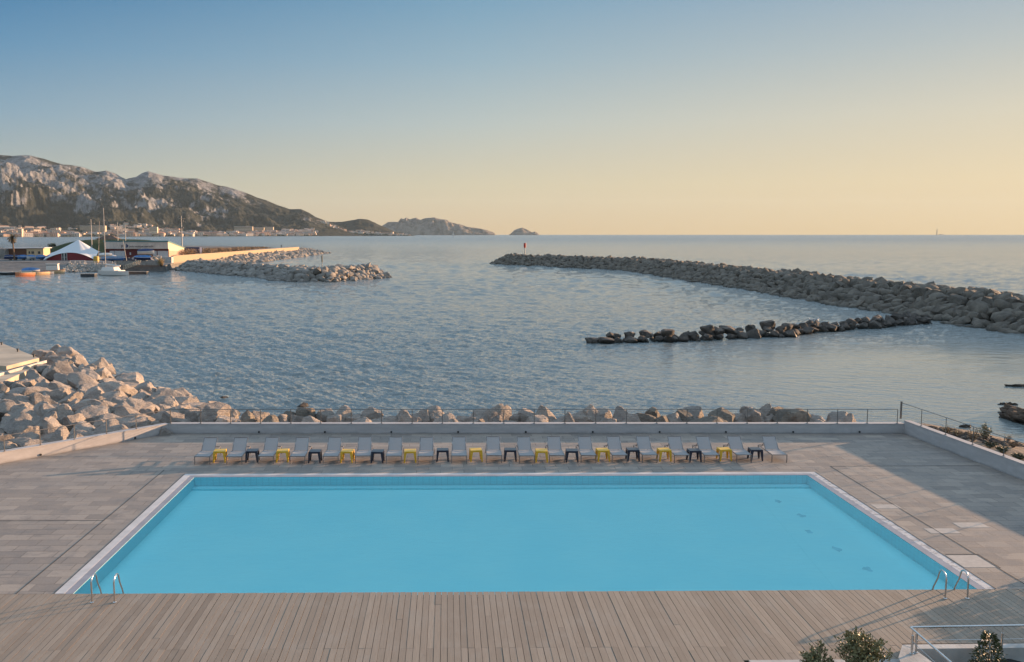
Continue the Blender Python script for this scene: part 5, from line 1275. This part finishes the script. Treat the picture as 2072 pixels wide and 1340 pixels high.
# tan reed clump on the quay, brown scrub behind the wall
p_ = at(326, 537, 0); bush('reed_clump', (p_.x, p_.y, -.4), 2.4, 2.9, 90, 14, .5, .03, M_DRY, 'tan reed clump growing at the quay edge left of the tan wall', 'reeds', seed=77)
b = MB(); rgs = random.Random(5)
for _ in range(230):
    t = rgs.random(); D = 385 + 190 * t; px = 380 + 165 * t + rgs.uniform(-14, 12); q = atD(px, 500, D); hh_ = (3.4 - 1.5 * t) * rgs.uniform(.6, 1.1)
    if px > 540: continue
    for _ in range(70):
        c_ = Vector((q.x + rgs.gauss(0, 1.3), D + rgs.gauss(0, 1.6), rgs.random() ** .7 * hh_)); leaf(b, c_, Vector((rgs.gauss(0, 1), rgs.gauss(0, 1), rgs.gauss(.5, 1))), .75, .13, rgs)
tag(b.build('scrub', M_BROWNB, None, False, False), 'reddish brown winter scrub behind the tan harbour wall', 'scrub', None, 'stuff')
# walker on the harbour wall path
p_ = atD(560, 497, 505); bx2 = A_.lerp(B_, (505 - A_.y) / (B_.y - A_.y))
bm = bmesh.new(); vsn = [(0, 0, .92), (0, 0, 1.2), (0, 0, 1.45), (0, 0, 1.55), (0, 0, 1.70), (-.12, 0, .85), (-.14, .06, .48), (-.14, .0, .06), (.12, 0, .85), (.14, -.08, .48), (.15, .02, .06), (-.2, 0, 1.4), (-.26, .03, 1.12), (-.24, -.1, .9), (.2, 0, 1.4), (.27, -.02, 1.12), (.25, -.1, .9), (-.14, -.14, .03), (.15, -.12, .03)]
eds = [(0, 1), (1, 2), (2, 3), (3, 4), (0, 5), (5, 6), (6, 7), (0, 8), (8, 9), (9, 10), (2, 11), (11, 12), (12, 13), (2, 14), (14, 15), (15, 16), (7, 17), (10, 18)]
rad = [.15, .15, .15, .06, .11, .1, .07, .05, .1, .07, .05, .07, .05, .035, .07, .05, .035, .04, .04]
me = bpy.data.meshes.new('person'); me.from_pydata(vsn, eds, []); po = link('person', me); sk = po.modifiers.new('skin', 'SKIN'); po.modifiers.new('sub', 'SUBSURF').levels = 1
for i_, r_ in enumerate(rad): me.skin_vertices[0].data[i_].radius = (r_, r_)
me.skin_vertices[0].data[0].use_root = True; me.materials.append(simple('dark_clothes', (.03, .03, .035), .9))
po.location = (bx2.x - 1.6, 505, 2.36); tag(po, 'person in dark clothes walking along the top of the tan harbour wall', 'person')

# ------------------------------------------------------------------ mountains
def ridge(name, pts, Dfun, cfun, back, mat, rough_, label=None, cat=None, nS=300, nT=70, pw=1.35, foot=.2, seed=0, freq=900.0, edge=None):
    xs = [p[0] for p in pts]; ys = [p[1] for p in pts]
    b_ = MB(); vs = []; x0, x1 = xs[0], xs[-1]
    for i_ in range(nS + 1):
        px = x0 + (x1 - x0) * i_ / nS; py = float(np.interp(px, xs, ys)); Dc, Dk = Dfun(px), cfun(px)
        top = atD(px, py, Dc); base = atD(px, 474, Dk); zt3 = top.z
        for j_ in range(nT + 1):
            t = j_ / nT * (1 + back); 
            X = base.x + (top.x - base.x) * t; Y = base.y + (top.y - base.y) * t
            P3 = Vector((X / freq, Y / freq, seed))
            rn = noise.ridged_multi_fractal(P3, 0.9, 2.1, 7, 1.0, 2.0) - 1.1; fn = noise.fractal(P3 * 4.0, .8, 2.1, 5)
            if t <= 1:
                h_ = 0 if t < foot else ((t - foot) / (1 - foot)) ** pw
                plain = min(1, t / foot) * min(30, zt3 * .25) * .8
                z_ = -2.3 + plain * (1 - h_) + (zt3 + 2) * h_
                env = math.sin(math.pi * min(1, max(0, (t - foot * .7) / (1 - foot * .7)))) ** .7 if t > foot * .7 else 0
                z_ += env * rough_ * (zt3 * .21 + 8) * (rn * .85 + fn * .5 + .35 * (noise.ridged_multi_fractal(P3 * 5.5, .9, 2.1, 5, 1.0, 2.0) - 1.1))
                z_ = min(z_, zt3 + 2 + (t - 1) * zt3 * .35 + 1e-6) if t > .6 else z_
                z_ += (1 - env) * 0 + fn * rough_ * 5 * h_
            else:
                z_ = zt3 - (t - 1) / back * (zt3 + 60) + fn * rough_ * 6
            if i_ in (0, nS) and edge: z_ = -3
            vs.append((X, Y, z_ if j_ else -3))
    b_.add(vs, [(i_ * (nT + 1) + j_, (i_ + 1) * (nT + 1) + j_, (i_ + 1) * (nT + 1) + j_ + 1, i_ * (nT + 1) + j_ + 1) for i_ in range(nS) for j_ in range(nT)])
    o_ = b_.build(name, mat, None, True, False); o_['kind'] = 'structure'; return o_
RP = [(-420, 330), (-200, 322), (-80, 318), (0, 313), (25, 315), (60, 314), (85, 320), (105, 327), (130, 334), (165, 338), (195, 347), (215, 345), (235, 353), (255, 364), (275, 358), (287, 350), (300, 346), (312, 349), (330, 355), (370, 360), (400, 362), (420, 369), (440, 375), (460, 378), (480, 385), (500, 392), (520, 400), (540, 405), (560, 414), (585, 423), (610, 424), (625, 431), (640, 440), (655, 446), (672, 452), (700, 462), (730, 471), (745, 478)]
mt = ridge('mountain_range', RP, lambda x_: 5400 + max(0, x_) * 1.0, lambda x_: 3500 + max(0, x_ - 0) * 2.6, .5, M_MOUNT, 1.0, nS=760, nT=150, foot=.22, freq=800)
ridge('coastal_hill', [(560, 474), (610, 458), (640, 449), (655, 448), (690, 450), (708, 447), (725, 443), (745, 445), (758, 450), (770, 456), (785, 462), (800, 469), (818, 473), (840, 477)], lambda x_: 6400, lambda x_: 5700, .6, M_MOUNT, .8, nS=160, nT=50, foot=.15, seed=5, pw=1.0, freq=500)
ridge('rocky_island', [(760, 470), (775, 455), (785, 450), (805, 448), (811, 441), (817, 443), (822, 440), (830, 443), (842, 441), (850, 445), (858, 441), (872, 441), (880, 440), (888, 443), (905, 445), (912, 449), (930, 454), (945, 459), (965, 461), (985, 466), (1000, 471), (1004, 477)], lambda x_: 9300, lambda x_: 8900, .8, M_ISLAND, 1.3, nS=220, nT=40, foot=.05, seed=9, pw=.7, freq=420, edge=True)
ridge('rocky_islet', [(1029, 476), (1035, 471), (1041, 466), (1050, 462), (1057, 461), (1064, 463), (1070, 467), (1077, 471), (1082, 469), (1087, 471), (1092, 476)], lambda x_: 9600, lambda x_: 9400, .8, M_ISLAND, .8, nS=70, nT=20, foot=.05, seed=12, pw=.6, freq=300, edge=True)
ridge('distant_reef', [(1893, 476.6), (1898, 475), (1903, 473.6), (1909, 474.4), (1914, 476.8)], lambda x_: 12300, lambda x_: 12200, .8, M_ISLAND, .3, nS=20, nT=8, foot=.05, seed=14, pw=.6, freq=300, edge=True)
p_ = atD(1895.5, 476, 12200); q_ = atD(1895.5, 464, 12200); m = MB(); m.tube([(0, 0, 0), (0, 0, (q_.z - p_.z) * .9), (0, 0, q_.z - p_.z)], [5.5, 4, 2], 8); o = m.build('lighthouse', M_GALV); o.location = (p_.x, 12200, -2)
tag(o, 'tiny lighthouse tower on the horizon at the right', 'lighthouse')
p_ = atD(917, 478, 4800); root = empty('sailing_boat', (p_.x, 4800, -2), .4, 'tiny white sailing boat on the open sea before the rocky island', 'sailing boat')
m = MB(); m.box((0, 0, 1), (14, 4, 2)); m.build('hull', M_HULLW, root); m = MB(); m.add([(0, 0, 2), (7, 0, 2.5), (0, 0, 26), (0, .3, 2), (7, .3, 2.5), (0, .3, 26)], [(0, 1, 2), (5, 4, 3), (0, 2, 5, 3), (1, 4, 5, 2)]); m.build('sail', M_HULLW, root); m = MB(); m.add([(-.6, 0, 3), (-6, 0, 2.5), (-.6, 0, 22), (-.6, .3, 3), (-6, .3, 2.5), (-.6, .3, 22)], [(1, 0, 2), (3, 4, 5), (0, 3, 5, 2), (1, 2, 5, 4)]); m.build('sail', M_HULLW, root)

# ------------------------------------------------------------------ far town
HM = []; rgh = random.Random(21)
cols = [(.60, .50, .40), (.52, .44, .36), (.66, .58, .50), (.50, .36, .27), (.42, .38, .35), (.62, .47, .33)]
roofs = [(.30, .15, .10), (.38, .30, .26), (.24, .14, .10)]
for i_ in range(10):
    m = MB(); L_ = (14, 18, 26, 12, 34, 20, 16, 24, 13, 44)[i_]; D_ = 10; h_ = (6, 8, 9, 11, 10, 6, 14, 7, 9, 8)[i_]
    wm = simple('town_wall_%s' % 'abcdefghij'[i_], cols[i_ % 6], .9, var=.1, sc=.1); wm.name = 'town_plaster'; rm = simple('town_roof_%s' % 'abcdefghij'[i_], roofs[i_ % 3], .9); rm.name = 'town_roof_tiles'
    m.cur = 0; m.prism([(-L_ / 2, -D_ / 2), (L_ / 2, -D_ / 2), (L_ / 2, D_ / 2), (-L_ / 2, D_ / 2)], -6, h_)
    m.cur = 1
    if i_ in (3, 4, 6): m.box((0, 0, h_ + .25), (L_ + .6, D_ + .6, .5))
    else: m.add([(-L_ / 2 - .5, -D_ / 2 - .5, h_ - .01), (L_ / 2 + .5, -D_ / 2 - .5, h_ - .01), (L_ / 2 + .5, D_ / 2 + .5, h_ - .01), (-L_ / 2 - .5, D_ / 2 + .5, h_ - .01), (-L_ / 2 + 2, 0, h_ + 2.4), (L_ / 2 - 2, 0, h_ + 2.4)], [(0, 1, 5, 4), (2, 3, 4, 5), (0, 4, 3), (1, 2, 5), (3, 2, 1, 0)])
    m.cur = 2
    nf = max(1, h_ // 4); nw = max(2, L_ // 5)
    for f_ in range(int(nf)):
        for w2_ in range(int(nw)):
            m.box((-L_ / 2 + (w2_ + .5) * L_ / nw, -D_ / 2 - .03, 2 + f_ * 3.6), (1.8, .12, 1.8))
    HM.append(m.mesh('house', [wm, rm, M_GLASS], False, True))
mtx = [ (px, mt) for px in () ]
def town_D(px): return 3500 + max(0, px) * 2.6
def town_pt(px, t):
    """point on the coastal plain: t=0 shore .. 1 far edge of town"""
    Dk, Dc = town_D(px), 5400 + max(0, px); D = Dk + 25 + (Dc - Dk) * .22 * t; return D
def zone(px): return 'below the left summit' if px < 220 else ('below the saddle of the mountain' if px < 400 else ('near the pale apartment blocks on the far shore' if px < 620 else 'at the foot of the low coastal hill'))
bpy.context.view_layer.update(); 
deps = bpy.context.evaluated_depsgraph_get()
def ground_z(x_, y_):
    hit, l_, n_, i_, ob, mm_ = SC.ray_cast(deps, Vector((x_, y_, 900)), Vector((0, 0, -1)))
    return l_.z if hit else 0
nh = 0
tries = 0
while nh < 285 and tries < 4000:
    tries += 1
    px = rgh.choice((rgh.uniform(-10, 620), rgh.uniform(230, 620), rgh.uniform(-10, 120), rgh.uniform(-10, 400))) if rgh.random() < .93 else rgh.uniform(620, 800)
    t = rgh.random() ** 1.15
    D = town_pt(px, t) if px < 640 else 5745 + 60 * t; q = atD(px, 474, D); gz = ground_z(q.x, q.y)
    if gz < -1.9 or gz > 85: continue
    o = link('house', rgh.choice(HM), None, (q.x, q.y, gz + .5)); s_ = rgh.uniform(.7, 1.35) * (1.2 if t < .5 else 1.0); o.scale = (s_ * rgh.uniform(.9, 1.3), s_, s_ * .9); o.rotation_euler = (0, 0, math.atan2(-q.x, q.y) + rgh.choice((0, 1.57, 0, .4, -.5)) + rgh.uniform(-.2, .2))
    tag(o, 'small pale house in the far town %s' % zone(px), 'house', 'houses of the far town %s' % zone(px)); nh += 1
def block(px0, px1, py0, py1, D, label, floors, bays, col=(.62, .50, .36)):
    a_, c_ = atD(px0, py1, D), atD(px1, py0, D); L_ = c_.x - a_.x; h_ = c_.z - a_.z; root = empty('apartment_block', (a_.x, D, a_.z), 0, label, 'apartment block')
    m = MB(); m.prism([(0, 0), (L_, 0), (L_, 14), (0, 14)], -12, h_); m.build('wall', simple('block_plaster', col, .9, var=.04, sc=.05), root)
    m = MB(); m.box((L_ / 2, 7, h_ + .6), (L_ + 1, 15, 1.2)); m.build('roof', M_DOORW, root)
    for f_ in range(floors):
        m = MB(); zz = (f_ + .5) * h_ / floors
        m.box((L_ / 2, -.1, zz), (L_ - 2, .4, h_ / floors * .38))
        m.build('window_row', M_GLASS, root)
block(162, 213, 457.5, 472, 4230, 'large pale apartment slab at the foot of the mountain left of the catamaran mast', 7, 14)
block(302, 318, 460, 468, 4350, 'small warm lit apartment block above the clubhouse roof', 4, 5, (.66, .50, .30))
block(474, 511, 459, 470, 5050, 'left one of the three pale blocks near the end of the far town', 4, 12)
block(513, 534, 461, 470, 5110, 'middle one of the three pale blocks near the end of the far town', 4, 7)
block(537, 553, 460, 470, 5150, 'right one of the three pale blocks near the end of the far town', 4, 5)
block(36, 44, 464, 480, 3640, 'pale narrow tower block behind the palm at the far left shore', 6, 3)
block(-4, 24, 466, 471, 3990, 'long low pale block at the far left end of the town', 2, 8)
# dark tree masses in the town
# the smallest houses of the town, past counting
b = MB(); tv = [(1, 1), (2, 1), (1.4, 1.6), (3, 1.2)]
for q_ in range(620):
    px = rgh.choice((rgh.uniform(-10, 640), rgh.uniform(230, 640), rgh.uniform(420, 640))) if rgh.random() < .9 else rgh.uniform(640, 830); t = rgh.random() ** .9 * 1.15
    D = town_pt(px, t) if px < 640 else 5745 + 60 * t; q = atD(px, 474, D); gz = ground_z(q.x, q.y)
    if gz < -1.9 or gz > 120: continue
    w1_, h1_ = rgh.choice(tv); L_ = 6 * w1_ * rgh.uniform(.7, 1.3); h_ = 5.5 * h1_ * rgh.uniform(.8, 1.3); an = math.atan2(-q.x, q.y) + rgh.uniform(-.5, .5); rot = Matrix.Rotation(an, 3, 'Z')
    b.cur = rgh.randrange(4); b.add([rot @ Vector((x_, y_, z_)) + Vector((q.x, q.y, gz)) for z_ in (-5, h_) for x_, y_ in ((-L_, -5), (L_, -5), (L_, 5), (-L_, 5))], [(0, 1, 5, 4), (1, 2, 6, 5), (2, 3, 7, 6), (3, 0, 4, 7)])
    b.cur = 4 + rgh.randrange(2); b.add([rot @ Vector(v_) + Vector((q.x, q.y, gz)) for v_ in ((-L_, -5, h_), (L_, -5, h_), (L_, 5, h_), (-L_, 5, h_), (-L_ * .8, 0, h_ + 2.5), (L_ * .8, 0, h_ + 2.5))], [(0, 1, 5, 4), (2, 3, 4, 5), (0, 4, 3), (1, 2, 5)])
tag(b.build('town_houses', [simple('far_plaster_%s' % 'abcd'[i_], c_, .9) for i_, c_ in enumerate(((.55, .46, .37), (.62, .54, .46), (.46, .33, .25), (.38, .35, .33)))] + [simple('far_roof_a', (.28, .15, .10), .9), simple('far_roof_b', (.34, .27, .23), .9)], None, False, False),
    'dense small houses filling the far town below the mountain', 'houses', None, 'stuff')
b = MB()
for _ in range(900):
    px = rgh.uniform(-20, 830); t = rgh.random(); D = (town_pt(px, t * 1.25) if px < 640 else 5740 + 100 * t); q = atD(px, 474, D); gz = ground_z(q.x, q.y)
    if gz < -1.5: continue
    vs, fs = rgh.choice(small); s_ = rgh.uniform(4, 8.5); sx_ = rgh.uniform(1, 2.4)
    b.add([(v_.x * s_ * sx_ + q.x, v_.y * s_ + q.y, v_.z * s_ * .8 + gz + 1) for v_ in vs], fs)
tag(b.build('town_trees', simple('dark_town_foliage', (.035, .045, .028), .95, var=.4, sc=.1), None, False, False), 'dark tree masses between the houses of the far town', 'trees', None, 'stuff')

# ------------------------------------------------------------------ air
b = MB(); b.box((0, 0, 250), (2 * S + 400, 2 * S + 400, 510)); hz = b.build('haze', None or [])
k = NT('haze_air'); vol = k.n('ShaderNodeVolumePrincipled'); vol.inputs['Density'].default_value = 1.6e-5
vol.inputs['Color'].default_value = (0.72, 0.90, 1.0, 1); vol.inputs['Anisotropy'].default_value = 0.0
k.l(vol.outputs[0], k.out.inputs['Volume']); hz.data.materials.clear(); hz.data.materials.append(k.m); hz['kind'] = 'stuff'
hz.location = (0, 0, 0)
tag(hz, 'thin evening haze over the bay softening the far hills', 'haze')
